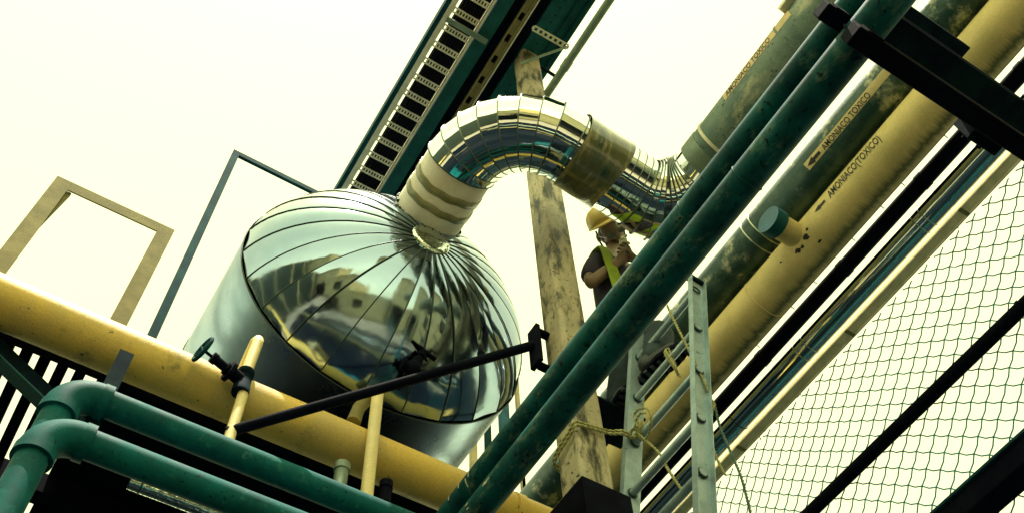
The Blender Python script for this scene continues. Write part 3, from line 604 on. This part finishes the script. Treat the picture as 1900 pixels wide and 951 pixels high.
# stub 1 with valve
s1 = thing('vent_line', 'cream vent pipe with hooked top and handwheel valve on the green pipe', 'pipe', (.522, 2.72, 4.6))
sx, sy = .530, 2.865; b1 = at(427, 806, Y=sy); e1 = at(480, 628, Y=sy)
MB().cyl((b1.x, sy, b1.z - .08), (b1.x + .002, sy, b1.z + .30), .023, 24).build('riser', 'cream_paint', s1)
c1 = at(452, 705, Y=sy)
MB().cyl((c1.x, sy, c1.z + .03), (e1.x, sy, e1.z - .03), .0255, 24).build('riser', 'cream_paint', s1)
MB().tube([Vector((e1.x, sy, e1.z - .04)), Vector((e1.x, sy + .004, e1.z - .008)), Vector((e1.x - .004, sy + .03, e1.z + .006)), Vector((e1.x - .01, sy + .09, e1.z - .03)), Vector((e1.x - .012, sy + .14, e1.z - .14))], [.0255, .026, .026, .018, .018], 16).build('hook', 'cream_paint', s1)
vb = MB(); vb.tube([(c1.x, sy, c1.z - .085), (c1.x, sy, c1.z - .05), (c1.x, sy, c1.z - .049), (c1.x, sy, c1.z + .03), (c1.x, sy, c1.z + .031), (c1.x, sy, c1.z + .06)], [.038, .038, .034, .034, .038, .038], 20)
vbo = vb.build('valve_body', 'dark_steel', s1)
hv = Vector((-.93, -.25, .10)).normalized()
vs_ = Vector((c1.x, sy, c1.z - .01))
bn = MB(); bn.cyl(vs_ + hv * .0, vs_ + hv * .10, .030, 16); bn.cyl(vs_ + hv * .065, vs_ + hv * .085, .050, 8); bn.cyl(vs_ + hv * .10, vs_ + hv * .17, .021, 12); bn.cyl(vs_ + hv * .15, vs_ + hv * .175, .026, 8); bn.build('bonnet', 'black_steel', vbo)
MB().cyl(vs_ + hv * .17, vs_ + hv * .225, .007, 8).build('stem', 'black_steel', vbo)
hw_ = MB(); hw_.ring(vs_ + hv * .225, hv, .058, .009, 24, 8)
sd1 = hv.cross(Vector((0, 0, 1))).normalized(); sd2 = hv.cross(sd1)
for k in range(3):
    a = PI * k / 3; dd = sd1 * math.cos(a) + sd2 * math.sin(a); hw_.cyl(vs_ + hv * .225 - dd * .055, vs_ + hv * .225 + dd * .055, .006, 6)
hw_.build('handwheel', 'blue_steel', vbo)
# stub 2
s2 = thing('bent_vent_pipe', 'plain cream vent pipe bending back over the yellow pipe', 'pipe', (1.12, 2.75, 4.6))
b2, e2 = at(681, 914, Y=2.862), at(703, 722, Y=2.862)
MB().tube([(b2.x, 2.862, b2.z - .1), (e2.x - .003, 2.862, e2.z - .03), (e2.x, 2.865, e2.z - .005), (e2.x - .003, 2.885, e2.z + .018), (e2.x - .02, 2.935, e2.z - .0)], .0285, 24).build('riser', 'cream_paint', s2)
MB().tube([(e2.x - .016, 2.925, e2.z + .004), (e2.x - .05, 2.965, e2.z - .06), (e2.x - .062, 2.975, e2.z - .16)], [.031, .031, .035], 20).build('bend', 'tan_paint', s2)
for i, (px, py, Y, r, ln, lb, m) in enumerate(((634, 872, 2.868, .030, .10, 'small grey capped stub rising beside the cream vent', 'grey_galv'), (716, 905, 2.88, .026, .06, 'small black elbow fitting beside the cream vent foot', 'black_steel'))):
    p = at(px, py, Y=Y); t = thing('pipe_stub', lb, 'stub', (p.x, Y, p.z - ln))
    MB().cyl((p.x, Y, p.z - ln * 1.5), (p.x, Y, p.z), r, 20).build('nipple', m, t); MB().cyl((p.x, Y, p.z - .004), (p.x, Y, p.z + .035), r * 1.18, 20).build('cap', m, t, .004)
# upright bar and channel at the left
p0, p1 = at(234, 652, Y=2.89), at(213, 690, Y=2.89)
ub = MB(); ub.box((p0.x - .026, 2.885, 4.55), (p0.x + .026, 2.90, p0.z)); ub.box((p0.x + .0262, 2.885, 4.55), (p0.x + .034, 2.925, p0.z)); tag(ub.build('upright_bar', 'dark_steel', None), 'dark upright angle bar in front of the yellow pipe end', 'bar')
cbx = thing('channel_brace', 'dark green channel brace sloping down behind the green elbows', 'brace', (-.3, 3.1, 4.6))
P, Q = at(-60, 600, Y=3.14), at(150, 800, Y=3.14)
MB().bar(P, Q, .02, .11, (0, 0, 1)).build('web', 'dark_steel', cbx)
dn = (Q - P).normalized(); nn = Vector((0, 1, 0)).cross(dn).normalized()
if nn.z > 0: nn = -nn
MB().bar(P + nn * .058 + Vector((0, -.03, 0)), Q + nn * .058 + Vector((0, -.03, 0)), .07, .008, nn).build('flange', 'teal_steel', cbx)

# ---------------------------------------------------------------- platform below the tank and slats
deck = thing('tank_platform', 'dark steel platform carrying the tank above the yellow pipe', 'platform', (1, 4.8, 0))
MB().box((.0, 3.22, 5.42), (2.0, 6.8, 5.50)).build('deck', 'black_steel', deck)
for y in (3.30, 4.2, 5.2, 6.2): MB().box((-.62, y - .05, 5.30), (1.98, y + .05, 5.418)).build('joist', 'black_steel', deck)
for k in range(9):
    x = -.055 - k * .084; MB().box((x - .050, 3.36, 5.425), (x, 6.8, 5.47)).build('slat', 'black_steel', deck)
for x, y in ((.1, 6.5), (1.8, 6.5), (-.55, 6.5)): MB().box((x - .07, y - .07, 0), (x + .07, y + .07, 5.299)).build('post', 'dark_steel', deck)
uj = thing('under_pipe', 'short silver-clad pipe half hidden below the lower green pipe', 'pipe', (.35, 3.5, 4.7))  # added tube, imitates light patches of tank reflection
u0 = at(240, 893, Y=3.35); u1 = at(330, 930, Y=3.35); MB().cyl(u0, (u1.x + .5, u0.y, u0.z), .032, 24).build('cladding', 'foil', uj); MB().ring(u0 + Vector((.05, 0, 0)), (1, 0, 0), .032, .004, 24, 6).build('band', 'seam_dark', uj)

# ---------------------------------------------------------------- guard frames
def frame(label, name, m, Y, x0, x1, z0, z1, wd, dp_, right_post=True, brace=None):
    t = thing(name, label, 'frame', ((x0 + x1) / 2, Y, z0))
    MB().box((x0, Y, z0), (x0 + wd, Y + .008, z1)).build('post', m, t); MB().box((x0, Y + .0082, z0), (x0 + .008, Y + dp_, z1)).build('post_leg', m, t)
    MB().box((x0 + wd + .0005, Y, z1 - wd), (x1 - wd - .0005, Y + .008, z1)).build('top_bar', m, t); MB().box((x0 + wd, Y + .0082, z1 - .008), (x1 - wd, Y + dp_, z1)).build('top_leg', m, t)
    MB().box((x1 - wd, Y, z0), (x1, Y + .008, z1)).build('post', m, t); MB().box((x1 - .008, Y + .0082, z0), (x1, Y + dp_, z1)).build('post_leg', m, t)
    if brace: MB().bar(*brace, .035, .02, (0, 1, 0)).build('diagonal', m, t)
    return t
frame('tan angle-iron frame standing on the platform slats', 'guard_frame', 'tan_paint', 3.34, -.672, .011, 5.471, 6.67, .085, .06, brace=((-.58, 3.37, 6.60), (-.66, 3.37, 5.56)))
frame('tall dark green frame standing close behind the tank side', 'guard_frame', 'blue_steel', 3.70, .130, 2.35, 5.501, 8.555, .052, .05)

# ---------------------------------------------------------------- thin posts far behind
for i, (px, py, py2, wd, m, lb) in enumerate(((938, 700, 800, .11, 'blue_steel', 'dark blue post glimpsed between tank and green pipes'), (881, 790, 860, .075, 'tan_paint', 'tan post glimpsed below the tank side'), (961, 690, 760, .05, 'tan_paint', 'thin rusty post beside the dark blue one'), (974, 900, 935, .045, 'tan_paint', 'thin rusty post above the yellow cross pipe end'))):
    p = at(px, (py + py2) / 2, Y=7.2); t = thing('far_post', lb, 'post', (p.x, 7.2, 0))
    MB().box((p.x - wd / 2, 7.2, 0), (p.x + wd / 2, 7.2 + wd, at(px, py, Y=7.2).z + .2)).build('shaft', m, t); MB().box((p.x - wd, 7.2 - wd / 2, 0), (p.x + wd, 7.2 + 1.5 * wd, .03)).build('base_plate', 'dark_steel', t)

# ---------------------------------------------------------------- ladder
LP = Vector((1.999, 1.745, 4.255)); lu = Vector((math.sin(.175) * math.cos(-.607), math.sin(.175) * math.sin(-.607), math.cos(.175))); LW = .453
lf = Vector((1, 0, 0)) - lu * lu.x; lf.normalize()      # depth direction of the rails
kb = -(LP.z) / (.3 * lu.z) + .02; kt = 4.28
lad = thing('ladder', 'aluminium ladder leaning against the rack and roped to the column', 'ladder', LP + lu * (.3 * kb))
for s_ in (0, 1):
    c_ = LP + Vector((0, LW * s_, 0)); a = c_ + lu * (.3 * kb); b_ = c_ + lu * (.3 * (kt + (.55 if s_ else 0)))
    wv = Vector((0, 1, 0)) - lu * lu.y; wv.normalize()
    MB().bar(a, b_, .082, .0035, wv).build('rail', 'ladder_alu', lad)
    rl = MB()
    for e in (-1, 1): rl.bar(a + lf * e * .0395 + wv * (.0155 * (1 if s_ == 0 else -1) * -1), b_ + lf * e * .0395 + wv * (.0155 * (1 if s_ == 0 else -1) * -1), .0035, .027, wv)
    rl.build('rail_flange', 'ladder_alu', lad)
    ec = MB(); ec.bar(b_ - lu * .012, b_ + lu * .01, .078, .036, wv); ec.build('end_cap', 'dark_steel', lad, .004)
for k in range(-14, 5):
    a = LP + lu * (.3 * k) + Vector((0, -.012, 0)); b_ = LP + lu * (.3 * k) + Vector((0, LW + .012, 0))
    if k == 4: a = LP + lu * (.3 * k)
    ro = MB().cyl(a, b_, .0175, 20).build('rung', 'ladder_alu', lad)
    for yo in (-.006, LW - .006): MB().ring(LP + lu * (.3 * k) + Vector((0, yo, 0)), (0, 1, 0), .021, .004, 20, 6).build('swage', 'seam_dark', ro)

# ---------------------------------------------------------------- ropes
def rope(path, r, name, label, m='rope', twist=60.0, n_per=10, close=False):
    P = [Vector(p) for p in path]
    def cr(i, t):
        p0, p1, p2, p3 = P[max(i - 1, 0)], P[i], P[i + 1], P[min(i + 2, len(P) - 1)]
        return .5 * (2 * p1 + (p2 - p0) * t + (2 * p0 - 5 * p1 + 4 * p2 - p3) * t * t + (3 * p1 - p0 - 3 * p2 + p3) * t ** 3)
    pts = [cr(i, j / n_per) for i in range(len(P) - 1) for j in range(n_per)] + [P[-1]]
    # resample
    L = 0; out = []
    tot = sum((pts[i + 1] - pts[i]).length for i in range(len(pts) - 1)); n = max(8, int(tot / (r * 1.3)))
    acc = [0]
    for i in range(len(pts) - 1): acc.append(acc[-1] + (pts[i + 1] - pts[i]).length)
    k = 0
    for j in range(n + 1):
        s_ = tot * j / n
        while k < len(acc) - 2 and acc[k + 1] < s_: k += 1
        f = (s_ - acc[k]) / max(1e-9, acc[k + 1] - acc[k]); out.append(pts[k].lerp(pts[k + 1], min(1, max(0, f))))
    t = thing(name, label, 'rope', out[0])
    for st in range(2):
        st_pts = []
        for j, q in enumerate(out):
            d = (out[min(j + 1, n)] - out[max(j - 1, 0)]).normalized(); a = Vector((0, 0, 1)) if abs(d.z) < .9 else Vector((1, 0, 0)); x = d.cross(a).normalized(); y = d.cross(x)
            ang = tot * j / n / r * .85 + PI * st
            st_pts.append(q + (x * math.cos(ang) + y * math.sin(ang)) * r * .5)
        MB().tube(st_pts, r * .6, 6).build('strand', m, t)
    return t
xk, yk = CX0, CY0
kn = LP + lu * (.3 * 2) + Vector((-.03, LW - .02, .02))
rope([(CX0 + CW + .012, CY0 + CW + .01, 4.80), (CX0 + .08, CY0 + CW + .012, 4.78), (CX0 - .014, CY0 + CW, 4.77), (CX0 - .016, CY0 + .02, 4.83), (CX0 - .006, CY0 - .010, 4.85), (CX0 + .06, CY0 - .016, 4.86), (CX0 + CW, CY0 - .02, 4.88), kn + Vector((-.05, 0, .0)), kn], .0068, 'tie_rope', 'straw rope, upper turn lashing the ladder to the column')
rope([(CX0 + CW + .012, CY0 + CW + .01, 4.775), (CX0 + .08, CY0 + CW + .012, 4.755), (CX0 - .014, CY0 + CW, 4.745), (CX0 - .016, CY0 + .02, 4.80), (CX0 - .006, CY0 - .012, 4.825), (CX0 + .06, CY0 - .018, 4.84), (CX0 + CW, CY0 - .022, 4.86), kn + Vector((-.05, 0, -.02)), kn + Vector((0, 0, -.02))], .0068, 'tie_rope', 'straw rope, lower turn lashing the ladder to the column')
lp = []
for j in range(34):
    a = j * .9; rad = .035 + .012 * math.sin(j * 1.9); lp.append(kn + Vector((.02 + .02 * math.sin(j * .7), -.03 + rad * math.cos(a), -.005 + rad * .9 * math.sin(a + .3 * math.sin(j)))))
kq = at(1215, 835, X=kn.x - .02)
rope(lp + [kn + Vector((-.02, -.06, -.06)), at(1222, 838, X=2.06), at(1240, 870, X=2.04), at(1268, 912, X=2.02)], .0062, 'knot_rope', 'knotted straw rope on the ladder rung with a trailing end')
lo_ = [at(1183, 790, X=2.0), at(1177, 770, X=2.0), at(1185, 758, X=2.0), at(1200, 757, X=2.0), at(1208, 770, X=2.0), at(1206, 795, X=2.02), at(1196, 815, X=2.05), at(1183, 805, X=2.03), at(1180, 782, X=2.0), at(1188, 766, X=2.0), at(1198, 765, X=2.0)]
rope(lo_, .0058, 'loop_rope', 'pale rope loop standing up from the knot')
rope([at(1238, 566, X=2.06), at(1252, 596, X=2.06), at(1268, 628, X=2.06), at(1290, 672, X=2.08), at(1310, 715, X=2.10), at(1322, 745, X=2.12), at(1324, 760, X=2.12)], .0062, 'slack_rope', 'straw rope slanting down over the right ladder rail')
rope([at(1324, 745, X=2.13), at(1319, 780, X=2.13), at(1322, 830, X=2.12), at(1320, 868, X=2.11)], .0056, 'hanging_rope', 'frayed rope end hanging straight beside the ladder rail')
rope([at(1326, 748, X=2.14), at(1316, 800, X=2.14), at(1330, 848, X=2.13), at(1346, 880, X=2.12)], .0056, 'hanging_rope', 'frayed rope end curling outward beside the ladder rail')
rope([at(1325, 745, X=2.15), at(1336, 790, X=2.14), at(1356, 838, X=2.12), at(1374, 880, X=2.10), at(1384, 915, X=2.08), at(1394, 955, X=2.05)], .0056, 'hanging_rope', 'dark green cord trailing down in front of the net', 'rope_dark')
rope([at(1236, 650, X=2.09), at(1243, 662, X=2.07), at(1252, 678, X=2.07), at(1258, 695, X=2.10), at(1250, 668, X=2.12), at(1240, 646, X=2.13), at(1234, 654, X=2.10), at(1245, 672, X=2.075), at(1262, 698, X=2.10)], .0062, 'rung_rope', 'straw rope wound round the upper ladder rung')

# ---------------------------------------------------------------- net, its rails
net = thing('wire_net', 'fine green wire net of diamond meshes hanging from the tan beam', 'net', (3.98, 1.7, 3.6))
KY, KZ, SP = 1.723, 5.538, .0955 * math.sqrt(2)
NXP = 3.955; ZT, ZB, YA, YB = 6.66, 3.55, -.75, 4.4
rnd = random.Random(3)
for sgn in (1, -1):
    for k in range(-45, 46):
        # strand: y = KY + k*SP + sgn*(z-KZ)
        def yy(z): return KY + k * SP + sgn * (z - KZ)
        zs = [ZT, ZB]
        lo, hi = ZB, ZT
        if sgn > 0: lo = max(lo, KZ + (YA - KY - k * SP)); hi = min(hi, KZ + (YB - KY - k * SP))
        else: lo = max(lo, KZ - (YB - KY - k * SP)); hi = min(hi, KZ - (YA - KY - k * SP))
        if hi - lo < .1: continue
        st_ = SP / 4; i0 = math.ceil((lo - KZ) / st_); i1 = math.floor((hi - KZ) / st_); P_ = []
        for i in range(i0, i1 + 1):
            z = KZ + i * st_; y = yy(z)
            sag = .0075 * abs(math.sin(PI * i / 2)) 
            bulge = .02 * math.sin(y * 1.7 + 1) * math.sin((ZT - z) * 1.3)
            P_.append((NXP + bulge, y + sag * sgn * .6 + .006 * math.sin(y * 3.1 + z * 2), z - sag))
        if len(P_) < 2: continue
        wr = MB().tube(P_, .0040, 5)
        if sgn > 0:
            for i in range(0, len(P_), 1):
                if (i + i0) % 2 == 0: wr.ball(P_[i], .006, 5, 3)
        wr.build('wire', 'wire_green', net)
for i, (px, py) in enumerate(((1855, 330), (1768, 425), (1676, 518), (1618, 578), (1482, 730), (1415, 805), (1560, 640))):
    p = at(px, py, X=NXP - .005); rnd = random.Random(i); q = [p + Vector((0, rnd.uniform(-.035, .035), rnd.uniform(-.03, .05))) for _ in range(6)]; q[0] = p + Vector((0, .0, .06))
    MB().tube(q, .004, 6).build('tie', 'blue_steel', net)
r1 = thing('net_rail', 'slim black rail running across the net', 'rail', (3.86, 1, 5.7))
fr = 3.885 / 3.014; MB().cyl((3.885, 6, EYE + 3.2355 * fr), (3.885, -2.4, EYE + 3.2355 * fr), .03 * fr, 24).build('tube', 'black_steel', r1)
for y in (3.9, 1.0): MB().box((3.88, y - .01, EYE + 3.2355 * fr + .041), (3.955, y + .01, EYE + 3.2355 * fr + .06)).build('clip', 'black_steel', r1)
r2 = thing('net_rail', 'thick dark lower rail below the slim black one', 'rail', (3.86, 1, 4.9))
fr = 3.87 / 2.735; zc = EYE + 2.4157 * fr
MB().box((3.79, 6, zc - .06), (3.93, -2.4, zc + .06)).build('box_tube', 'black_steel', r2, .01)
MB().box((3.775, 6, zc + .0605), (3.93, -2.4, zc + .075)).build('cover_strip', 'blue_steel', r2)  # lighter strip puts the lit top of the rail into colour
cn = thing('corner_post', 'dark blue post beside the foot of the ladder', 'post', (3.2, 3.0, 0))
pc = at(1352, 940, X=3.92); MB().box((3.92, pc.y - .02, 0), (3.99, pc.y + .12, 6.63)).build('shaft', 'blue_steel', cn) if False else None
p0_ = at(1332, 900, X=3.90); MB().box((3.88, p0_.y - .055, 0), (3.95, p0_.y + .055, 5.98)).build('shaft', 'blue_steel', cn)
MB().box((3.84, p0_.y - .1, 0), (3.99, p0_.y + .1, .03)).build('base_plate', 'blue_steel', cn)

# ---------------------------------------------------------------- person
def skin_obj(name, chains, m, parent, root=0, sub=2, smooth=True):
    """chains: list of lists of (point, radius); a point given as an int refers back to a vertex already made"""
    vs, rs, es = [], [], []
    for ch in chains:
        prev = None
        for it in ch:
            if isinstance(it, int): idx = it
            else:
                vs.append(tuple(it[0])); rs.append(it[1]); idx = len(vs) - 1
            if prev is not None: es.append((prev, idx))
            prev = idx
    me = bpy.data.meshes.new(name); me.from_pydata(vs, es, []); me.materials.append(MATS[m])
    o = link(name, me, parent)
    md = o.modifiers.new('skin', 'SKIN'); md.use_smooth_shade = True; md.branch_smoothing = .6
    sv = me.skin_vertices[0].data if me.skin_vertices else None
    if sv is None:
        bm = bmesh.new(); bm.from_mesh(me); bm.verts.layers.skin.verify(); bm.to_mesh(me); bm.free(); sv = me.skin_vertices[0].data
    for i, r in enumerate(rs):
        rr_ = r if isinstance(r, (tuple, list)) else (r, r); sv[i].radius = rr_; sv[i].use_root = (i == root)
    sbm = o.modifiers.new('sub', 'SUBSURF'); sbm.levels = sub; sbm.render_levels = sub
    return o
V = Vector
hd = at(1137, 430, Y=2.16)
face = V((.05, -.34, -.88)).normalized()
pel = V((2.31, 2.25, 6.00)); che = V((2.29, 2.24, 6.34)); nek = V((2.285, 2.23, 6.64))
rsh = at(1108, 480, Y=2.22); lsh = V((2.47, 2.17, 6.52))
rel = at(1091, 527, Y=2.235); rha = at(1150, 484, Y=2.10)
lel = V((2.53, 2.05, 6.27)); lha = at(1170, 474, Y=2.07)
rhip = pel + V((-.085, .02, -.06)); lhip = pel + V((.085, -.02, -.06))
rft = at(1144, 770, Y=2.33); lft = at(1212, 684, Y=1.985)
rkn = (rhip + rft) / 2 + V((.03, -.07, .05)); lkn = (lhip + lft) / 2 + V((.03, -.09, .08))
per = thing('person', 'worker in yellow hard hat and high-visibility vest behind the shiny elbow', 'person', (2.15, 2.1, 5.06))
def lerp(a, b, t): return a.lerp(b, t)
fup = V((-.70, -.26, .60)); fup = (fup - face * fup.dot(face)).normalized(); fside = face.cross(fup).normalized()   # head bowed over the hands
faceS, fupS, fsideS = face * 1.14, fup * 1.14, fside * 1.14
body = [[(pel, (.15, .10)), (lerp(pel, che, .5), (.13, .09)), (che, (.15, .10)), (lerp(che, nek, .75), (.10, .07)), (nek, .052), (hd - fupS * .075 - faceS * .008, .068), (hd - fupS * .01, .092), (hd + fupS * .06 - faceS * .008, .090), (hd + fupS * .10 - faceS * .01, .060)]]
# nose and chin
body += [[6, (hd + faceS * .095 - fupS * .015, .016)], [5, (hd + faceS * .055 - fupS * .098, .030)]]
n0 = 11
body += [[3, (rsh, .055), (lerp(rsh, rel, .5), .047), (rel, .040), (lerp(rel, rha, .5), .038), (lerp(rel, rha, .92), .029), (rha, (.026, .036))]]
pr_ = n0 + 5
body += [[3, (lsh, .055), (lerp(lsh, lel, .5), .047), (lel, .040), (lerp(lel, lha, .5), .038), (lerp(lel, lha, .92), .029), (lha, (.026, .036))]]
pl_ = n0 + 11
def fingers(p, dr, up_, sidev):
    out = []
    for i, ln in enumerate((.062, .072, .068, .054)):
        base = p + sidev * ((i - 1.5) * .021) + dr * .035
        out.append([(base, .010), (base + dr * ln * .55 + up_ * .012, .0095), (base + dr * ln * .75 - up_ * .018, .008)])
    tb_ = p + sidev * .036
    out.append([(tb_, .011), (tb_ + sidev * .022 + dr * .03, .010), (tb_ + sidev * .010 + dr * .062, .0085)])
    return out
rd = (rha - rel).normalized(); rs_ = rd.cross(V((0, 0, 1))).normalized(); rup = rs_.cross(rd)
ld = (lha - lel).normalized(); ls_ = ld.cross(V((0, 0, 1))).normalized(); lup = ls_.cross(ld)
for palm, chs in ((pr_, fingers(rha, rd, rup, rs_)), (pl_, fingers(lha, ld, lup, ls_))):
    for c_ in chs: body.append([palm] + c_)
body += [[0, (rhip, .085), (rkn, .058), (lerp(rkn, rft, .9), .042)], [0, (lhip, .085), (lkn, .058), (lerp(lkn, lft, .9), .042)]]
skin_obj('body', body, 'skin', per)
sh = [[(pel + V((0, 0, .02)), (.165, .115)), (lerp(pel, che, .5), (.155, .112)), (che, (.175, .122)), (lerp(che, nek, .62), (.135, .085)), (lerp(che, nek, .88), .066)],
      [3, (rsh, .072), (lerp(rsh, rel, .55), .066), (lerp(rsh, rel, .82), .066)], [3, (lsh, .072), (lerp(lsh, lel, .55), .066), (lerp(lsh, lel, .82), .066)]]
shirt = skin_obj('shirt', sh, 'shirt', per)
skin_obj('trousers', [[(pel + V((0, 0, .06)), (.17, .12)), (pel + V((0, 0, -.05)), (.16, .12))], [1, (rhip + V((0, 0, -.03)), .105), (rkn, .082), (lerp(rkn, rft, .78), .070), (lerp(rkn, rft, .93), .066)], [1, (lhip + V((0, 0, -.03)), .105), (lkn, .082), (lerp(lkn, lft, .78), .070), (lerp(lkn, lft, .93), .066)]], 'denim', per)
for (ft, dr) in ((rft, V((-.25, -.95, 0)).normalized()), (lft, V((.2, -.97, 0)).normalized())):
    bo = skin_obj('boot', [[(ft + V((0, 0, .10)) - dr * .02, .058), (ft + V((0, 0, .035)) - dr * .03, (.050, .052)), (ft + dr * .07 + V((0, 0, .02)), (.050, .042)), (ft + dr * .16 + V((0, 0, .012)), (.046, .032))]], 'boot', per)
    so = MB(); zz = ft.z - .028
    sdx = V((-dr.y, dr.x, 0)); out = []
    for i in range(20):
        a = 2 * PI * i / 20; out.append(ft + dr * (.06 + .15 * math.cos(a)) + sdx * (.056 * math.sin(a) * (1.0 if math.cos(a) > -.2 else .85)))
    so.add([(p.x, p.y, zz) for p in out] + [(p.x, p.y, zz + .022) for p in out], [tuple(reversed(range(20))), tuple(range(20, 40))] + [(i, (i + 1) % 20, 20 + (i + 1) % 20, 20 + i) for i in range(20)]); so_ = so.build('sole', 'black_steel', bo)
    tr = MB()
    for i in range(7): c_ = ft + dr * (-.06 + i * .04); tr.bar(c_ - sdx * .042, c_ + sdx * .042, .018, .010); 
    for v_ in range(len(tr.v)): tr.v[v_] = (tr.v[v_][0], tr.v[v_][1], tr.v[v_][2] - (ft.z - zz) - .004)
    tr.build('tread', 'boot', bo)
tf = V((-.15, -.97, 0)).normalized()
for s_, nm in ((-1, 'vest_panel'), (1, 'vest_panel')):
    ss = V((1, 0, 0)) * s_
    top = lerp(nek, che, .25) + ss * .115
    skin_obj(nm, [[(top + V((0, .05, .0)), (.04, .011)), (top + tf * .03 + V((0, 0, .03)), (.04, .011)), (top + tf * .115 + V((0, 0, -.03)), (.042, .012)), (che + ss * .085 + tf * .118 + V((0, 0, -.06)), (.046, .012)), (pel + ss * .075 + tf * .118 + V((0, 0, .04)), (.05, .012))]], 'vest', per)
# hard hat: dome, ridge and brim, tilted with the head
rot0 = Matrix((fside, face, fup)).transposed(); hm = MB(); hup = (fup - face * .38).normalized(); hfw = fside.cross(hup) if fside.cross(hup).dot(face) > 0 else hup.cross(fside); rot = Matrix((fside, hfw, hup)).transposed(); cH = hd + fupS * .060 - faceS * .040; vs = []; n = 32
ringsH = [(.0, .128), (.05, .125), (.085, .106), (.11, .098), (.118, .09)]
prf = [(.118, .000), (.116, .032), (.105, .066), (.080, .092), (.045, .107), (.012, .112)]
for r, h in prf: vs += [cH + rot @ V((r * 1.0 * math.cos(2 * PI * j / n), r * 1.14 * math.sin(2 * PI * j / n), h)) for j in range(n)]
hm.add(vs, [(i * n + j, i * n + (j + 1) % n, (i + 1) * n + (j + 1) % n, (i + 1) * n + j) for i in range(len(prf) - 1) for j in range(n)] + [tuple(range((len(prf) - 1) * n, len(prf) * n))], True)
hmo = hm.build('hard_hat', 'helmet', per); so_ = hmo.modifiers.new('thick', 'SOLIDIFY'); so_.thickness = .004
bmn = MB(); vs = []
for j in range(n):
    a = 2 * PI * j / n; fr_ = max(0, math.sin(a)); e = .008 + .030 * fr_ ** 2
    c0 = V((  .117 * math.cos(a), .121 * 1.14 * math.sin(a), 0)); c1_ = V(((.117 + e) * math.cos(a), (.117 * 1.14 + e) * math.sin(a), -.014 * fr_ - .004)); vs += [cH + rot @ c0, cH + rot @ c1_]
bmn.add(vs, [(2 * j, 2 * j + 1, 2 * ((j + 1) % n) + 1, 2 * ((j + 1) % n)) for j in range(n)], True); bo_ = bmn.build('brim', 'helmet', hmo); so_ = bo_.modifiers.new('thick', 'SOLIDIFY'); so_.thickness = .005
hk = MB(); hk.tube([hd + fsideS * .083 * s_ + faceS * x_ + fupS * y_ for s_ in (1,) for x_, y_ in ((0, .05), (-.02, -.02), (.0, -.055))], .006, 6); hk.build('chin_strap', 'hair', hmo)
gl = MB()
for s_ in (-1, 1):
    c_ = hd + faceS * .082 + fsideS * (s_ * .034) + fupS * .018
    vs = [c_ + (fsideS * math.cos(2 * PI * j / 14) * .024 + fupS * math.sin(2 * PI * j / 14) * .014) for j in range(14)]; gl.add(vs + [v_ + faceS * .004 for v_ in vs], [tuple(range(14)), tuple(reversed(range(14, 28)))] + [(j, (j + 1) % 14, 14 + (j + 1) % 14, 14 + j) for j in range(14)])
    gl.bar(c_ + fsideS * s_ * .028, hd + fsideS * s_ * .085 - faceS * .01 + fupS * .02, .006, .006, tuple(fup))
gl.build('safety_glasses', 'lens', per)
MB().tube([hd + faceS * .083 - fupS * .052 + fsideS * x_ - fupS * (abs(x_) * .35) for x_ in (-.036, -.018, 0, .018, .036)], [.005, .0105, .011, .0105, .005], 8).build('moustache', 'hair', per)
MB().tube([hd + faceS * .078 - fupS * .070 + fsideS * x_ for x_ in (-.022, 0, .022)], [.003, .006, .003], 6).build('mouth', 'skin', per)
for s_ in (-1, 1): MB().ball(hd + fsideS * .085 * s_ - faceS * .012, .026, 10, 8, (.45, .7, 1.1), rot0).build('ear', 'skin', per)
MB().ball(hd - faceS * .035 - fupS * .01, .082, 16, 10, (1.02, .9, 1.0), rot0).build('hair', 'hair', per)
# wad of white insulation wool in the hands
wl = MB(); cw = at(1158, 449, Y=2.07); rnd = random.Random(5)
for i in range(40): wl.ball(cw + V((rnd.gauss(0, .012), rnd.gauss(0, .012), rnd.gauss(0, .022))), rnd.uniform(.004, .011), 7, 5)
tag(wl.build('insulation_wool', 'wool'), 'tuft of white insulation wool held in the hands of the worker', 'wool')
